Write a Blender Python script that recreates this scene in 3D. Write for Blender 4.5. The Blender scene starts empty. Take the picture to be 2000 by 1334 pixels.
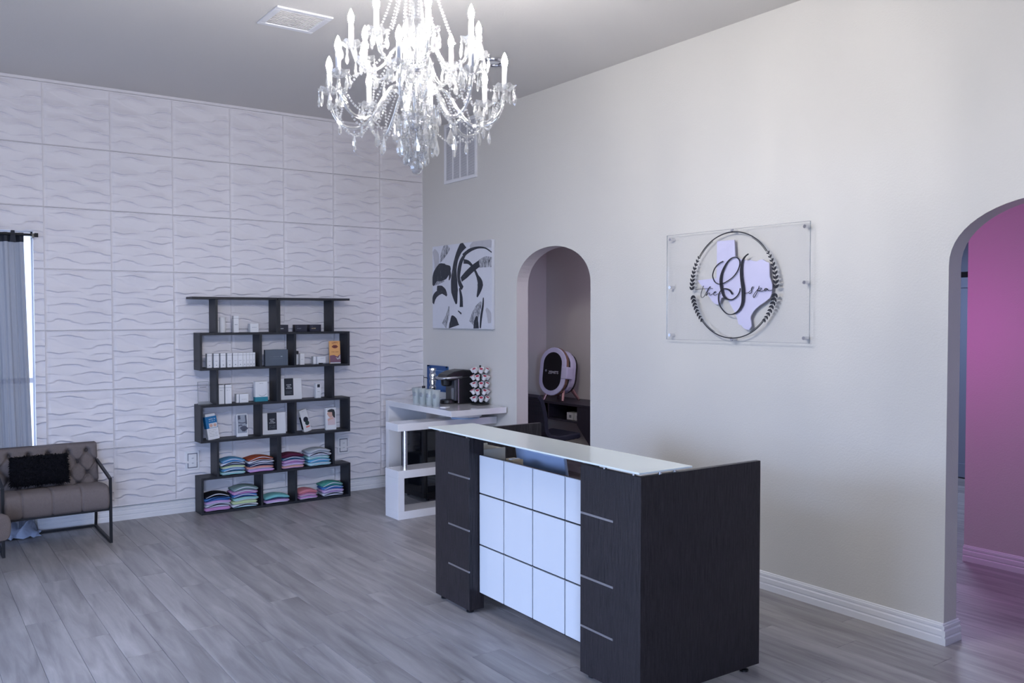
import bpy, bmesh, math, random
from mathutils import Vector, Matrix
R = random.Random(7)
PI = math.pi
sc = bpy.context.scene
COL = sc.collection

# ------------------------------------------------------------------ camera
F_PX, YAW, PITCH, ROLL = 1688.76, 0.620491, 0.0290652, -0.0003778
d = Vector((math.sin(YAW)*math.cos(PITCH), math.cos(YAW)*math.cos(PITCH), -math.sin(PITCH)))
r = Vector((math.cos(YAW), -math.sin(YAW), 0)); u = r.cross(d)
r, u = r*math.cos(ROLL)+u*math.sin(ROLL), u*math.cos(ROLL)-r*math.sin(ROLL)
cd = bpy.data.cameras.new('camera'); cam = bpy.data.objects.new('camera', cd); COL.objects.link(cam)
cd.sensor_width = 36; cd.lens = F_PX*36/2000; cd.clip_start = .05; cd.clip_end = 100
m = Matrix((r, u, -d)).transposed().to_4x4(); m.translation = (-4.49107, -7.89186, 1.73718)
cam.matrix_world = m
sc.camera = cam

# ------------------------------------------------------------------ world, lights, exposure
H = 3.646            # ceiling height
w = bpy.data.worlds.new('world'); sc.world = w; w.use_nodes = True
bg = w.node_tree.nodes['Background']; bg.inputs[0].default_value = (.62, .74, 1, 1); bg.inputs[1].default_value = 2.2
def area(name, loc, rot, sx, sy, power, color):
    l = bpy.data.lights.new(name, 'AREA'); l.shape = 'RECTANGLE'; l.size = sx; l.size_y = sy
    l.energy = power; l.color = color
    o = bpy.data.objects.new(name, l); COL.objects.link(o); o.location = loc; o.rotation_euler = rot
    return o
SKYC = (.46, .62, 1.0)
# daylight coming in through the shop windows: left wall (x=-7) and front wall (y=-10.2)
area('daylight_left', (-11.0, -2.6, 3.0), (0, math.radians(-72), 0), 3.2, 4.5, 950, SKYC)
area('daylight_front', (-7.0, -14.2, 2.9), (math.radians(73), 0, math.radians(-22)), 2.4, 3.2, 1000, SKYC)
area('daylight_back', (-4.25, .35, 1.3), (-PI/2, 0, 0), 1.2, 2.1, 20, SKYC)
pl = bpy.data.lights.new('hall_lamp', 'POINT'); pl.energy = 10; pl.color = (1, .14, .85); pl.shadow_soft_size = .08
po = bpy.data.objects.new('hall_lamp', pl); COL.objects.link(po); po.location = (.75, -4.75, 1.65)
area('hall_fill_light', (1.1, -7.4, 2.65), (0, 0, 0), .5, .5, 16, (.50, .56, 1))
area('far_room_light', (3.4, -3.6, 2.6), (0, 0, 0), .6, .6, 45, (.62, .72, 1))
area('niche_light', (.95, -1.9, 2.68), (0, 0, 0), .4, .4, 9, (.85, .78, 1))
sc.view_settings.view_transform = 'Standard'; sc.view_settings.look = 'None'
sc.view_settings.exposure = 0.2; sc.view_settings.gamma = 1; sc.view_settings.use_curve_mapping = False
sc.cycles.use_denoising = True
sc.cycles.max_bounces = 8; sc.cycles.transparent_max_bounces = 24
sc.cycles.sample_clamp_indirect = 6; sc.cycles.caustics_reflective = False; sc.cycles.caustics_refractive = False

# ------------------------------------------------------------------ materials
def lin(c): return tuple(((x/255)/12.92 if x <= 10 else ((x/255+.055)/1.055)**2.4) for x in c)+(1,)
def mat(name, c, rough=.6, metal=0, spec=.5, bump=0, bscale=60, emit=None, var=0, vscale=8, lin_c=False, coat=0, stretch=None):
    m = bpy.data.materials.new(name); m.use_nodes = True; nt = m.node_tree; b = nt.nodes['Principled BSDF']
    col = c if lin_c else lin(c)
    b.inputs['Base Color'].default_value = col; b.inputs['Roughness'].default_value = rough
    b.inputs['Metallic'].default_value = metal; b.inputs['Specular IOR Level'].default_value = spec
    b.inputs['Coat Weight'].default_value = coat; b.inputs['Coat Roughness'].default_value = .08
    if emit: b.inputs['Emission Color'].default_value = lin(emit[0]); b.inputs['Emission Strength'].default_value = emit[1]
    if bump or var:
        tc = nt.nodes.new('ShaderNodeTexCoord'); mp = nt.nodes.new('ShaderNodeMapping'); nt.links.new(tc.outputs['Object'], mp.inputs[0])
        if stretch: mp.inputs['Scale'].default_value = stretch
    if bump:
        n = nt.nodes.new('ShaderNodeTexNoise'); n.inputs['Scale'].default_value = bscale; n.inputs['Detail'].default_value = 4
        bp = nt.nodes.new('ShaderNodeBump'); bp.inputs['Strength'].default_value = bump; bp.inputs['Distance'].default_value = .005
        nt.links.new(mp.outputs[0], n.inputs[0]); nt.links.new(n.outputs[0], bp.inputs['Height']); nt.links.new(bp.outputs[0], b.inputs['Normal'])
    if var:
        n = nt.nodes.new('ShaderNodeTexNoise'); n.inputs['Scale'].default_value = vscale; n.inputs['Detail'].default_value = 6
        mx = nt.nodes.new('ShaderNodeMixRGB'); mx.inputs[1].default_value = tuple(x*(1-var) for x in col[:3])+(1,); mx.inputs[2].default_value = tuple(min(1, x*(1+var)) for x in col[:3])+(1,)
        nt.links.new(mp.outputs[0], n.inputs[0]); nt.links.new(n.outputs[0], mx.inputs[0]); nt.links.new(mx.outputs[0], b.inputs['Base Color'])
    return m
def crystal_mat(name, tr=.45, gl=.35, col=(1, 1, 1), diff=.75):
    m = bpy.data.materials.new(name); m.use_nodes = True; nt = m.node_tree; nt.nodes.clear()
    out = nt.nodes.new('ShaderNodeOutputMaterial'); t = nt.nodes.new('ShaderNodeBsdfTransparent'); g = nt.nodes.new('ShaderNodeBsdfGlossy')
    df = nt.nodes.new('ShaderNodeBsdfTranslucent'); d2 = nt.nodes.new('ShaderNodeBsdfDiffuse'); ad = nt.nodes.new('ShaderNodeMixShader'); ad.inputs[0].default_value = .5
    df.inputs[0].default_value = (diff*col[0], diff*col[1], diff*col[2], 1); d2.inputs[0].default_value = df.inputs[0].default_value
    t.inputs[0].default_value = (.96*col[0], .97*col[1], .98*col[2], 1); g.inputs['Roughness'].default_value = .08; g.inputs[0].default_value = (1, 1, 1, 1)
    nt.links.new(df.outputs[0], ad.inputs[1]); nt.links.new(d2.outputs[0], ad.inputs[2])
    a = nt.nodes.new('ShaderNodeMixShader'); b = nt.nodes.new('ShaderNodeMixShader')
    a.inputs[0].default_value = gl/(max(1e-3, 1-tr)); nt.links.new(ad.outputs[0], a.inputs[1]); nt.links.new(g.outputs[0], a.inputs[2])
    b.inputs[0].default_value = tr; nt.links.new(a.outputs[0], b.inputs[1]); nt.links.new(t.outputs[0], b.inputs[2]); nt.links.new(b.outputs[0], out.inputs[0])
    return m
def emis(name, c, s):
    m = bpy.data.materials.new(name); m.use_nodes = True; nt = m.node_tree; nt.nodes.clear()
    out = nt.nodes.new('ShaderNodeOutputMaterial'); e = nt.nodes.new('ShaderNodeEmission'); e.inputs[0].default_value = c+(1,); e.inputs[1].default_value = s
    nt.links.new(e.outputs[0], out.inputs[0]); return m
def sheet_mat(name, tint, gl=.06, op=.06):
    m = bpy.data.materials.new(name); m.use_nodes = True; nt = m.node_tree; nt.nodes.clear()
    out = nt.nodes.new('ShaderNodeOutputMaterial'); t = nt.nodes.new('ShaderNodeBsdfTransparent'); g = nt.nodes.new('ShaderNodeBsdfGlossy'); dd = nt.nodes.new('ShaderNodeBsdfDiffuse')
    t.inputs[0].default_value = tint+(1,); g.inputs['Roughness'].default_value = .02; dd.inputs[0].default_value = (.8, .82, .85, 1)
    a = nt.nodes.new('ShaderNodeMixShader'); a.inputs[0].default_value = op; nt.links.new(t.outputs[0], a.inputs[1]); nt.links.new(dd.outputs[0], a.inputs[2])
    b = nt.nodes.new('ShaderNodeMixShader'); b.inputs[0].default_value = gl; nt.links.new(a.outputs[0], b.inputs[1]); nt.links.new(g.outputs[0], b.inputs[2])
    nt.links.new(b.outputs[0], out.inputs[0]); return m

M = {}
M['wall'] = mat('wall_paint', (205, 203, 200), .55, bump=.25, bscale=90, spec=.35)
M['panel'] = mat('white_relief_panel', (221, 218, 224), .5, spec=.4)
M['ceil'] = mat('ceiling_paint', (212, 209, 207), .8, bump=.2, bscale=70)
M['trim'] = mat('white_trim', (225, 226, 232), .35)
M['white'] = mat('gloss_white', (232, 232, 238), .12, coat=.5)
M['whitepl'] = mat('white_plastic', (225, 225, 230), .4)
M['chrome'] = mat('chrome', (225, 225, 230), .12, metal=1)
M['silver'] = mat('brushed_silver', (200, 200, 205), .35, metal=1)
M['black'] = mat('black_plastic', (16, 17, 22), .35)
M['blackm'] = mat('black_metal_frame', (24, 25, 32), .45, metal=.3)
M['shelfw'] = mat('dark_shelf_laminate', (27, 30, 39), .5, bump=.2, bscale=30, var=.15, vscale=12, stretch=(1, 1, 8))
M['paper'] = mat('white_card', (222, 222, 226), .55)
M['teal'] = mat('teal_print', (40, 130, 150), .5)
M['blue'] = mat('blue_board', (22, 70, 130), .45)
M['blued'] = mat('blue_board_inner', (40, 84, 140), .5)
M['greyb'] = mat('slate_card', (84, 94, 108), .55)
M['navy'] = mat('navy_card', (34, 36, 54), .45)
M['ink'] = mat('dark_print', (28, 34, 48), .6)
M['inkl'] = mat('light_print', (205, 208, 215), .6)
M['inkg'] = mat('grey_print', (120, 125, 138), .6)
M['glassd'] = mat('frosted_glass_top', (226, 236, 236), .1, spec=.6, coat=.3)
M['mono'] = mat('monitor_back', (150, 170, 205), .3)
M['acr'] = sheet_mat('clear_acrylic', (.995, .995, .997), gl=.018, op=.004)
M['acre'] = sheet_mat('acrylic_edge', (.72, .75, .78), op=.25)
M['darkgl'] = mat('dark_glass', (14, 16, 22), .06, spec=.7)
M['cup'] = crystal_mat('frosted_cup_glass', tr=.5, gl=.12, col=(.94, .99, 1), diff=.95)
M['crys'] = crystal_mat('crystal', tr=.45, gl=.42, diff=.45)
M['crysb'] = crystal_mat('crystal_solid', tr=.55, gl=.36, diff=.22)
M['bulb'] = emis('lit_bulb', (1, .965, .93), 720)
M['rose'] = mat('rose_gold', (205, 165, 165), .25, metal=.8)
M['bronze'] = mat('bronze_rim', (150, 120, 105), .35, metal=.6)
M['lav'] = mat('lavender_white_shell', (200, 200, 226), .35)
M['txs'] = mat('lavender_acrylic', (205, 203, 232), .4)
M['logo'] = mat('black_acrylic', (26, 26, 36), .4)
M['sand'] = mat('peach_card', (222, 165, 105), .5)
M['lip'] = mat('lip_print', (130, 60, 50), .5)
M['skin'] = mat('portrait_skin_print', (205, 165, 150), .6)
M['pinkw'] = mat('pale_pink_print', (205, 185, 190), .6)
M['pod'] = mat('pod_white', (225, 225, 228), .4)
M['podr'] = mat('pod_red_foil', (165, 45, 75), .4)
M['greyp'] = mat('warm_grey_box', (165, 165, 160), .5)
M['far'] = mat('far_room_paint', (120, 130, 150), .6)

def wood_dark():
    m = bpy.data.materials.new('dark_oak_laminate'); m.use_nodes = True; nt = m.node_tree; b = nt.nodes['Principled BSDF']
    tc = nt.nodes.new('ShaderNodeTexCoord'); mp = nt.nodes.new('ShaderNodeMapping'); mp.inputs['Scale'].default_value = (14, 14, .7)
    n = nt.nodes.new('ShaderNodeTexNoise'); n.inputs['Scale'].default_value = 12; n.inputs['Detail'].default_value = 8; n.inputs['Roughness'].default_value = .7
    cr = nt.nodes.new('ShaderNodeValToRGB'); cr.color_ramp.elements[0].position = .35; cr.color_ramp.elements[0].color = lin((11, 11, 15)); cr.color_ramp.elements[1].position = .72; cr.color_ramp.elements[1].color = lin((56, 50, 56))
    bp = nt.nodes.new('ShaderNodeBump'); bp.inputs['Strength'].default_value = .7; bp.inputs['Distance'].default_value = .003
    L = nt.links.new; L(tc.outputs['Object'], mp.inputs[0]); L(mp.outputs[0], n.inputs[0]); L(n.outputs[0], cr.inputs[0]); L(cr.outputs[0], b.inputs['Base Color']); L(n.outputs[0], bp.inputs['Height']); L(bp.outputs[0], b.inputs['Normal'])
    b.inputs['Roughness'].default_value = .33; b.inputs['Specular IOR Level'].default_value = .35; return m
M['wood'] = wood_dark()
def floor_mat():
    m = bpy.data.materials.new('grey_oak_vinyl'); m.use_nodes = True; nt = m.node_tree; b = nt.nodes['Principled BSDF']; L = nt.links.new
    N = lambda t: nt.nodes.new('ShaderNode'+t)
    tc, oi, ge = N('TexCoord'), N('ObjectInfo'), N('NewGeometry')
    ad = N('Math'); ad.operation = 'ADD'; L(oi.outputs['Random'], ad.inputs[0]); L(ge.outputs['Random Per Island'], ad.inputs[1])
    fr = N('Math'); fr.operation = 'FRACT'; L(ad.outputs[0], fr.inputs[0])
    ml = N('Math'); ml.operation = 'MULTIPLY'; ml.inputs[1].default_value = 57; L(fr.outputs[0], ml.inputs[0])
    cx = N('CombineXYZ'); L(ml.outputs[0], cx.inputs[0]); L(ml.outputs[0], cx.inputs[1])
    va = N('VectorMath'); va.operation = 'ADD'; L(tc.outputs['Object'], va.inputs[0]); L(cx.outputs[0], va.inputs[1])
    mp = N('Mapping'); mp.inputs['Scale'].default_value = (9, .9, 9); L(va.outputs[0], mp.inputs[0])
    n = N('TexNoise'); n.inputs['Scale'].default_value = 1.7; n.inputs['Detail'].default_value = 5; n.inputs['Roughness'].default_value = .5; n.inputs['Distortion'].default_value = .8; L(mp.outputs[0], n.inputs[0])
    n2 = N('TexNoise'); n2.inputs['Scale'].default_value = 14; n2.inputs['Detail'].default_value = 5; L(mp.outputs[0], n2.inputs[0])
    cr = N('ValToRGB'); e = cr.color_ramp.elements; e[0].position = .3; e[0].color = lin((124, 121, 124)); e[1].position = .70; e[1].color = lin((166, 163, 165)); L(n.outputs[0], cr.inputs[0])
    mr = N('MapRange'); mr.inputs[3].default_value = .88; mr.inputs[4].default_value = 1.08; L(fr.outputs[0], mr.inputs[0])
    mr2 = N('MapRange'); mr2.inputs[1].default_value = .3; mr2.inputs[2].default_value = .7; mr2.inputs[3].default_value = .95; mr2.inputs[4].default_value = 1.03; L(n2.outputs[0], mr2.inputs[0])
    mm = N('Math'); mm.operation = 'MULTIPLY'; L(mr.outputs[0], mm.inputs[0]); L(mr2.outputs[0], mm.inputs[1])
    sv = N('VectorMath'); sv.operation = 'SCALE'; L(cr.outputs[0], sv.inputs[0]); L(mm.outputs[0], sv.inputs['Scale']); L(sv.outputs[0], b.inputs['Base Color'])
    b.inputs['Roughness'].default_value = .36; b.inputs['Specular IOR Level'].default_value = .5
    bp = N('Bump'); bp.inputs['Strength'].default_value = .12; bp.inputs['Distance'].default_value = .002; L(n2.outputs[0], bp.inputs['Height']); L(bp.outputs[0], b.inputs['Normal'])
    return m
M['floor'] = floor_mat()
M['fabric'] = mat('taupe_linen', (112, 104, 104), .9, bump=.5, bscale=220, var=.12, vscale=60, spec=.2)
M['fur'] = mat('black_shag', (26, 26, 32), .95, bump=1, bscale=120, spec=.1)
M['curt'] = None

# ------------------------------------------------------------------ mesh builder
class MB:
    def __init__(s): s.v = []; s.f = []; s.mx = Matrix.Identity(4)
    def add(s, vs, fs):
        o = len(s.v); s.v += [tuple(s.mx @ Vector(p)) for p in vs]; s.f += [tuple(i+o for i in f) for f in fs]; return s
    def box(s, x0, x1, y0, y1, z0, z1):
        return s.add([(x0, y0, z0), (x1, y0, z0), (x1, y1, z0), (x0, y1, z0), (x0, y0, z1), (x1, y0, z1), (x1, y1, z1), (x0, y1, z1)],
                     [(0, 3, 2, 1), (4, 5, 6, 7), (0, 1, 5, 4), (1, 2, 6, 5), (2, 3, 7, 6), (3, 0, 4, 7)])
    def prism(s, poly, f, t):      # poly of (a,b), f(a,b,c)->xyz, c from 0 to t
        n = len(poly); vs = [f(a, b, 0) for a, b in poly]+[f(a, b, t) for a, b in poly]
        return s.add(vs, [tuple(range(n))[::-1], tuple(range(n, 2*n))]+[(i, (i+1) % n, n+(i+1) % n, n+i) for i in range(n)])
    def lathe(s, prof, n=16, c=(0, 0, 0), axis='z', cap=True):
        vs = []; fs = []
        for rr, z in prof:
            for k in range(n):
                a = 2*PI*k/n; p = (rr*math.cos(a), rr*math.sin(a), z)
                if axis == 'x': p = (p[2], p[0], p[1])
                if axis == 'y': p = (p[0], p[2], p[1])
                vs.append((p[0]+c[0], p[1]+c[1], p[2]+c[2]))
        for i in range(len(prof)-1):
            for k in range(n): fs.append((i*n+k, i*n+(k+1) % n, (i+1)*n+(k+1) % n, (i+1)*n+k))
        if cap: fs.append(tuple(range(n))[::-1]); fs.append(tuple(range((len(prof)-1)*n, len(prof)*n)))
        return s.add(vs, fs)
    def tube(s, pts, rad, n=8, cap=True):
        P = [Vector(p) for p in pts]; rs = rad if isinstance(rad, (list, tuple)) else [rad]*len(P)
        vs = []; fs = []; prev = None
        for i, p in enumerate(P):
            t = (P[min(i+1, len(P)-1)]-P[max(i-1, 0)]).normalized()
            if prev is None: a = Vector((0, 0, 1)) if abs(t.z) < .9 else Vector((1, 0, 0)); nn = t.cross(a).normalized()
            else: nn = (prev-t*prev.dot(t)).normalized()
            prev = nn; bb = t.cross(nn)
            for k in range(n):
                an = 2*PI*k/n; vs.append(tuple(p+(nn*math.cos(an)+bb*math.sin(an))*rs[i]))
        for i in range(len(P)-1):
            for k in range(n): fs.append((i*n+k, i*n+(k+1) % n, (i+1)*n+(k+1) % n, (i+1)*n+k))
        if cap: fs.append(tuple(range(n))[::-1]); fs.append(tuple(range((len(P)-1)*n, len(P)*n)))
        return s.add(vs, fs)
    def bar(s, a, b, w=.02, h=None):    # square bar from a to b
        a, b = Vector(a), Vector(b); t = (b-a).normalized(); up = Vector((0, 0, 1)) if abs(t.z) < .99 else Vector((0, 1, 0))
        sd = t.cross(up).normalized()*w/2; uu = sd.cross(t).normalized()*(h or w)/2
        vs = [tuple(q+x*sd+y*uu) for q in (a, b) for x, y in ((-1, -1), (1, -1), (1, 1), (-1, 1))]
        return s.add(vs, [(0, 1, 2, 3), (7, 6, 5, 4), (0, 4, 5, 1), (1, 5, 6, 2), (2, 6, 7, 3), (3, 7, 4, 0)])
    def octa(s, c, rx, rz):
        x, y, z = c
        return s.add([(x, y, z+rz), (x, y, z-rz), (x+rx, y, z), (x, y+rx, z), (x-rx, y, z), (x, y-rx, z)], [(0, 2, 3), (0, 3, 4), (0, 4, 5), (0, 5, 2), (1, 3, 2), (1, 4, 3), (1, 5, 4), (1, 2, 5)])
    def ribbon(s, pts, wid, f, t=.001, smooth=4):   # pts (a,b) 2D, wid list or scalar, prism style thickness
        P = catmull(pts, smooth); W = wid if isinstance(wid, (list, tuple)) else [wid]*len(pts)
        W2 = [W[0]]*0
        n = len(pts)
        for i in range(len(P)):
            q = i/smooth; k = min(int(q), n-2); W2.append(W[k]+(W[k+1]-W[k])*(q-k))
        vs = []; fs = []
        for i, p in enumerate(P):
            a = P[max(i-1, 0)]; b = P[min(i+1, len(P)-1)]; dx, dy = b[0]-a[0], b[1]-a[1]; l = math.hypot(dx, dy) or 1; nx, ny = -dy/l*W2[i]/2, dx/l*W2[i]/2
            vs += [f(p[0]+nx, p[1]+ny, 0), f(p[0]-nx, p[1]-ny, 0), f(p[0]+nx, p[1]+ny, t), f(p[0]-nx, p[1]-ny, t)]
        for i in range(len(P)-1):
            o = 4*i; fs += [(o+2, o+3, o+7, o+6), (o, o+4, o+5, o+1), (o, o+2, o+6, o+4), (o+1, o+5, o+7, o+3)]
        fs += [(0, 1, 3, 2), (4*len(P)-4, 4*len(P)-2, 4*len(P)-1, 4*len(P)-3)]
        return s.add(vs, fs)
    def obj(s, name, m=None, parent=None, smooth=False, bevel=0, seg=2, sub=0):
        me = bpy.data.meshes.new(name); me.from_pydata(s.v, [], s.f); me.update()
        bm = bmesh.new(); bm.from_mesh(me); bmesh.ops.recalc_face_normals(bm, faces=bm.faces); bm.to_mesh(me); bm.free()
        if smooth: me.shade_smooth()
        if m: me.materials.append(m)
        o = bpy.data.objects.new(name, me); COL.objects.link(o)
        if parent: o.parent = parent
        if bevel:
            b = o.modifiers.new('bevel', 'BEVEL'); b.width = bevel; b.segments = seg; b.limit_method = 'ANGLE'
        if sub:
            b = o.modifiers.new('sub', 'SUBSURF'); b.levels = sub; b.render_levels = sub
        return o
def catmull(pts, k):
    out = []; n = len(pts); dm = len(pts[0])
    for i in range(n-1):
        p0, p1, p2, p3 = pts[max(i-1, 0)], pts[i], pts[i+1], pts[min(i+2, n-1)]
        for j in range(k):
            t = j/k; out.append(tuple(.5*((2*p1[q])+(-p0[q]+p2[q])*t+(2*p0[q]-5*p1[q]+4*p2[q]-p3[q])*t*t+(-p0[q]+3*p1[q]-3*p2[q]+p3[q])*t**3) for q in range(dm)))
    out.append(tuple(pts[-1])); return out
def tag(o, label, cat, group=None):
    o['label'] = label; o['category'] = cat
    if group: o['group'] = group
    return o
def thing(name, label, cat, loc=(0, 0, 0), rz=0, group=None):
    o = bpy.data.objects.new(name, None); COL.objects.link(o); o.location = loc; o.rotation_euler = (0, 0, rz); o.empty_display_size = .05
    return tag(o, label, cat, group)
def struct(o): o['kind'] = 'structure'; return o
def link(name, me, parent, loc=(0, 0, 0), rot=(0, 0, 0), sc_=(1, 1, 1), m=None):
    o = bpy.data.objects.new(name, me); COL.objects.link(o); o.parent = parent; o.location = loc; o.rotation_euler = rot; o.scale = sc_; return o
def dup(o, loc=None, rot=None, parent=None, label=None):
    c = o.copy(); COL.objects.link(c)
    if parent: c.parent = parent
    if loc is not None: c.location = loc
    if rot is not None: c.rotation_euler = rot
    if label: c['label'] = label
    for ch in o.children: dup(ch, parent=c)
    return c
def text(name, body, size, m, parent, loc, rot, ext=.0006, align='CENTER'):
    cu = bpy.data.curves.new(name, 'FONT'); cu.body = body; cu.size = size; cu.extrude = ext; cu.align_x = align; cu.align_y = 'CENTER'; cu.resolution_u = 2
    t = bpy.data.objects.new(name, cu); COL.objects.link(t); bpy.context.view_layer.update()
    me = bpy.data.meshes.new_from_object(t.evaluated_get(bpy.context.evaluated_depsgraph_get())); bpy.data.objects.remove(t)
    me.name = name; me.materials.clear(); me.materials.append(m)
    o = bpy.data.objects.new(name, me); COL.objects.link(o); o.parent = parent; o.location = loc; o.rotation_euler = rot; return o

# ================================================================== SETTING
XL, YF, HX = -7.0, -10.2, 1.68     # left wall, front wall, hall far wall
floor = struct(MB().box(XL-.2, 5.2, YF-.2, .3, -.12, -.004).obj('floor', M['floor']))
# vinyl planks run along y; each visible one is a part
PW, PL = .18, 1.22
def plank_mesh(x0, x1, y0, y1):
    g = .0006; b = .0012; z1 = 0; z0 = -.004
    vs = [(x0+g, y0+g, z0), (x1-g, y0+g, z0), (x1-g, y1-g, z0), (x0+g, y1-g, z0), (x0+g, y0+g, z1-b), (x1-g, y0+g, z1-b), (x1-g, y1-g, z1-b), (x0+g, y1-g, z1-b),
          (x0+g+b, y0+g+b, z1), (x1-g-b, y0+g+b, z1), (x1-g-b, y1-g-b, z1), (x0+g+b, y1-g-b, z1)]
    return vs, [(8, 9, 10, 11), (4, 5, 9, 8), (5, 6, 10, 9), (6, 7, 11, 10), (7, 4, 8, 11), (0, 1, 5, 4), (1, 2, 6, 5), (2, 3, 7, 6), (3, 0, 4, 7)]
full = bpy.data.meshes.new('plank'); a_, b_ = plank_mesh(0, PW, 0, PL); full.from_pydata(a_, [], b_); full.materials.append(M['floor'])
rest = MB(); nv = 0
ncol = int((HX-(-5.0))/PW)+1
for i in range(-9, ncol):
    x0 = -5.0+i*PW; x1 = min(x0+PW, HX)
    if x0 >= HX-.01: continue
    y = .057-(R.random()*PL)
    off = [0, .41, .83, .2, .62, 1.02][i % 6]; y1 = .057; y0 = y1-(off or PL)
    while y1 > YF:
        y0 = max(y0, YF)
        vis = i >= 0 and y1 > -6.9 and nv < 290
        if vis:
            if abs((y1-y0)-PL) < 1e-6 and x1-x0 > PW-1e-6: link('plank', full, floor, (x0, y0, 0))
            else:
                a_, b_ = plank_mesh(0, x1-x0, 0, y1-y0); MB().add(a_, b_).obj('plank', M['floor'], floor).location = (x0, y0, 0)
            nv += 1
        else:
            a_, b_ = plank_mesh(x0, x1, y0, y1); rest.add(a_, b_)
        y1 = y0; y0 = y1-PL
for i in range(19):          # side room beyond the hall
    x0 = HX+i*PW
    for j in range(4):
        a_, b_ = plank_mesh(x0, x0+PW, -6+j*PL-(i % 3)*.4, -6+(j+1)*PL-(i % 3)*.4); rest.add(a_, b_)
ro = rest.obj('distant_planks', M['floor'], floor); ro['kind'] = 'stuff'
struct(MB().box(XL-.2, .136, YF-.2, .3, H, H+.12).obj('ceiling', M['ceil']))
struct(MB().box(.12, 5.2, YF-.2, .3, 2.75, 2.87).obj('ceiling_hall', M['ceil']))

# right wall with its two arches
def arch_wall():
    mb = MB(); T = .125; y1 = .057
    arches = [(-2.178, .499, 2.0, .325), (-6.035, .5, 2.0, .325)]
    segs = []; cur = y1
    for c, a, zs, rise in arches:
        segs.append((cur, c+a)); cur = c-a
    segs.append((cur, YF))
    for ya, yb in segs: mb.box(0, T, yb, ya, 0, H)
    for c, a, zs, rise in arches:
        n = 28; pts = [(c+a*math.cos(PI*k/n), zs+rise*math.sin(PI*k/n)**.92) for k in range(n+1)]
        for k in range(n):
            (ya, za), (yb, zb) = pts[k], pts[k+1]
            mb.add([(0, ya, za), (0, yb, zb), (0, yb, H), (0, ya, H), (T, ya, za), (T, yb, zb), (T, yb, H), (T, ya, H)], [(0, 1, 2, 3), (4, 7, 6, 5), (0, 4, 5, 1)])
    return mb.obj('wall_right', M['wall'])
wr = struct(arch_wall())
# back wall: solid behind the panels, tall window at its left end
WX0, WX1, WZ0, WZ1 = -4.75, -3.572, .12, 2.42
bw = MB(); bw.box(WX1, 0, .012, .16, 0, H); bw.box(XL, WX0, .012, .16, 0, H); bw.box(WX0, WX1, .012, .16, WZ1, H); bw.box(WX0, WX1, .012, .16, 0, WZ0)
wback = struct(bw.obj('wall_back', M['wall']))
ZB = .1226
# relief pattern of one 0.5 m panel: overlapping waves, each a slow rise that drops off sharply along a curve
STRK = [  # (points (u,v down), peak drop) of the crests, v measured from the panel top
    ([(-.05, .10), (.16, .09), (.33, .068), (.5, .10), (.62, .14), (.8, .155), (1.05, .13)], [.1, .3, 1, .9, .3, .1, .2]),
    ([(-.05, .06), (.1, .13), (.3, .22), (.5, .30), (.68, .30), (.8, .245), (.92, .235), (1.05, .27)], [.3, .2, .1, .1, .5, 1, 1, .3]),
    ([(-.05, .30), (.06, .345), (.2, .372), (.35, .355), (.5, .35), (.65, .42), (.78, .385), (.9, .385), (1.05, .42)], [.2, .8, 1, .8, .2, .2, .7, .5, .1]),
    ([(-.05, .42), (.15, .45), (.35, .45), (.55, .465), (.68, .495), (.82, .515), (.97, .48), (1.05, .46)], [.1, .15, .1, .4, 1, 1, .8, .2]),
    ([(-.05, .60), (.14, .575), (.3, .55), (.45, .555), (.6, .60), (.75, .66), (.9, .68), (1.05, .65)], [.1, .5, 1, 1, .5, .15, .1, .2]),
    ([(-.05, .70), (.1, .70), (.3, .75), (.5, .715), (.68, .685), (.8, .70), (.93, .74), (1.05, .745)], [.5, .3, .1, .4, 1, 1, .7, .3]),
    ([(-.05, .84), (.08, .85), (.2, .80), (.32, .82), (.44, .865), (.6, .90), (.75, .88), (.88, .865), (1.05, .88)], [.2, .5, .8, 1, .5, .1, .7, .9, .3]),
]
def interp(pts, vals, u):
    for k in range(len(pts)-1):
        if u <= pts[k+1][0]:
            t = (u-pts[k][0])/(pts[k+1][0]-pts[k][0]); t = t*t*(3-2*t)
            return pts[k][1]+(pts[k+1][1]-pts[k][1])*t, vals[k]+(vals[k+1]-vals[k])*t
    return pts[-1][1], vals[-1]
def relief(u, v):
    h = 0
    for pts, vals in STRK:
        c, a = interp(pts, vals, u)
        q = v-c
        if -.10 < q <= 0: h = max(h, a*(1+q/.10)**1.6)
        elif 0 < q < .009: h = max(h, a*(1-q/.009))
    for pts, vals in STRK:                       # hollow added under each crest to put the dark streak's shade into the shape
        c, a = interp(pts, vals, u); q = v-c
        if .003 < q < .033: h -= .62*a*a*math.sin(PI*(q-.003)/.030)
    for k in (0, ):
        h += .18*math.sin(2*PI*(v*3.2+.25*math.sin(2*PI*u+1)))
    return h
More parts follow.
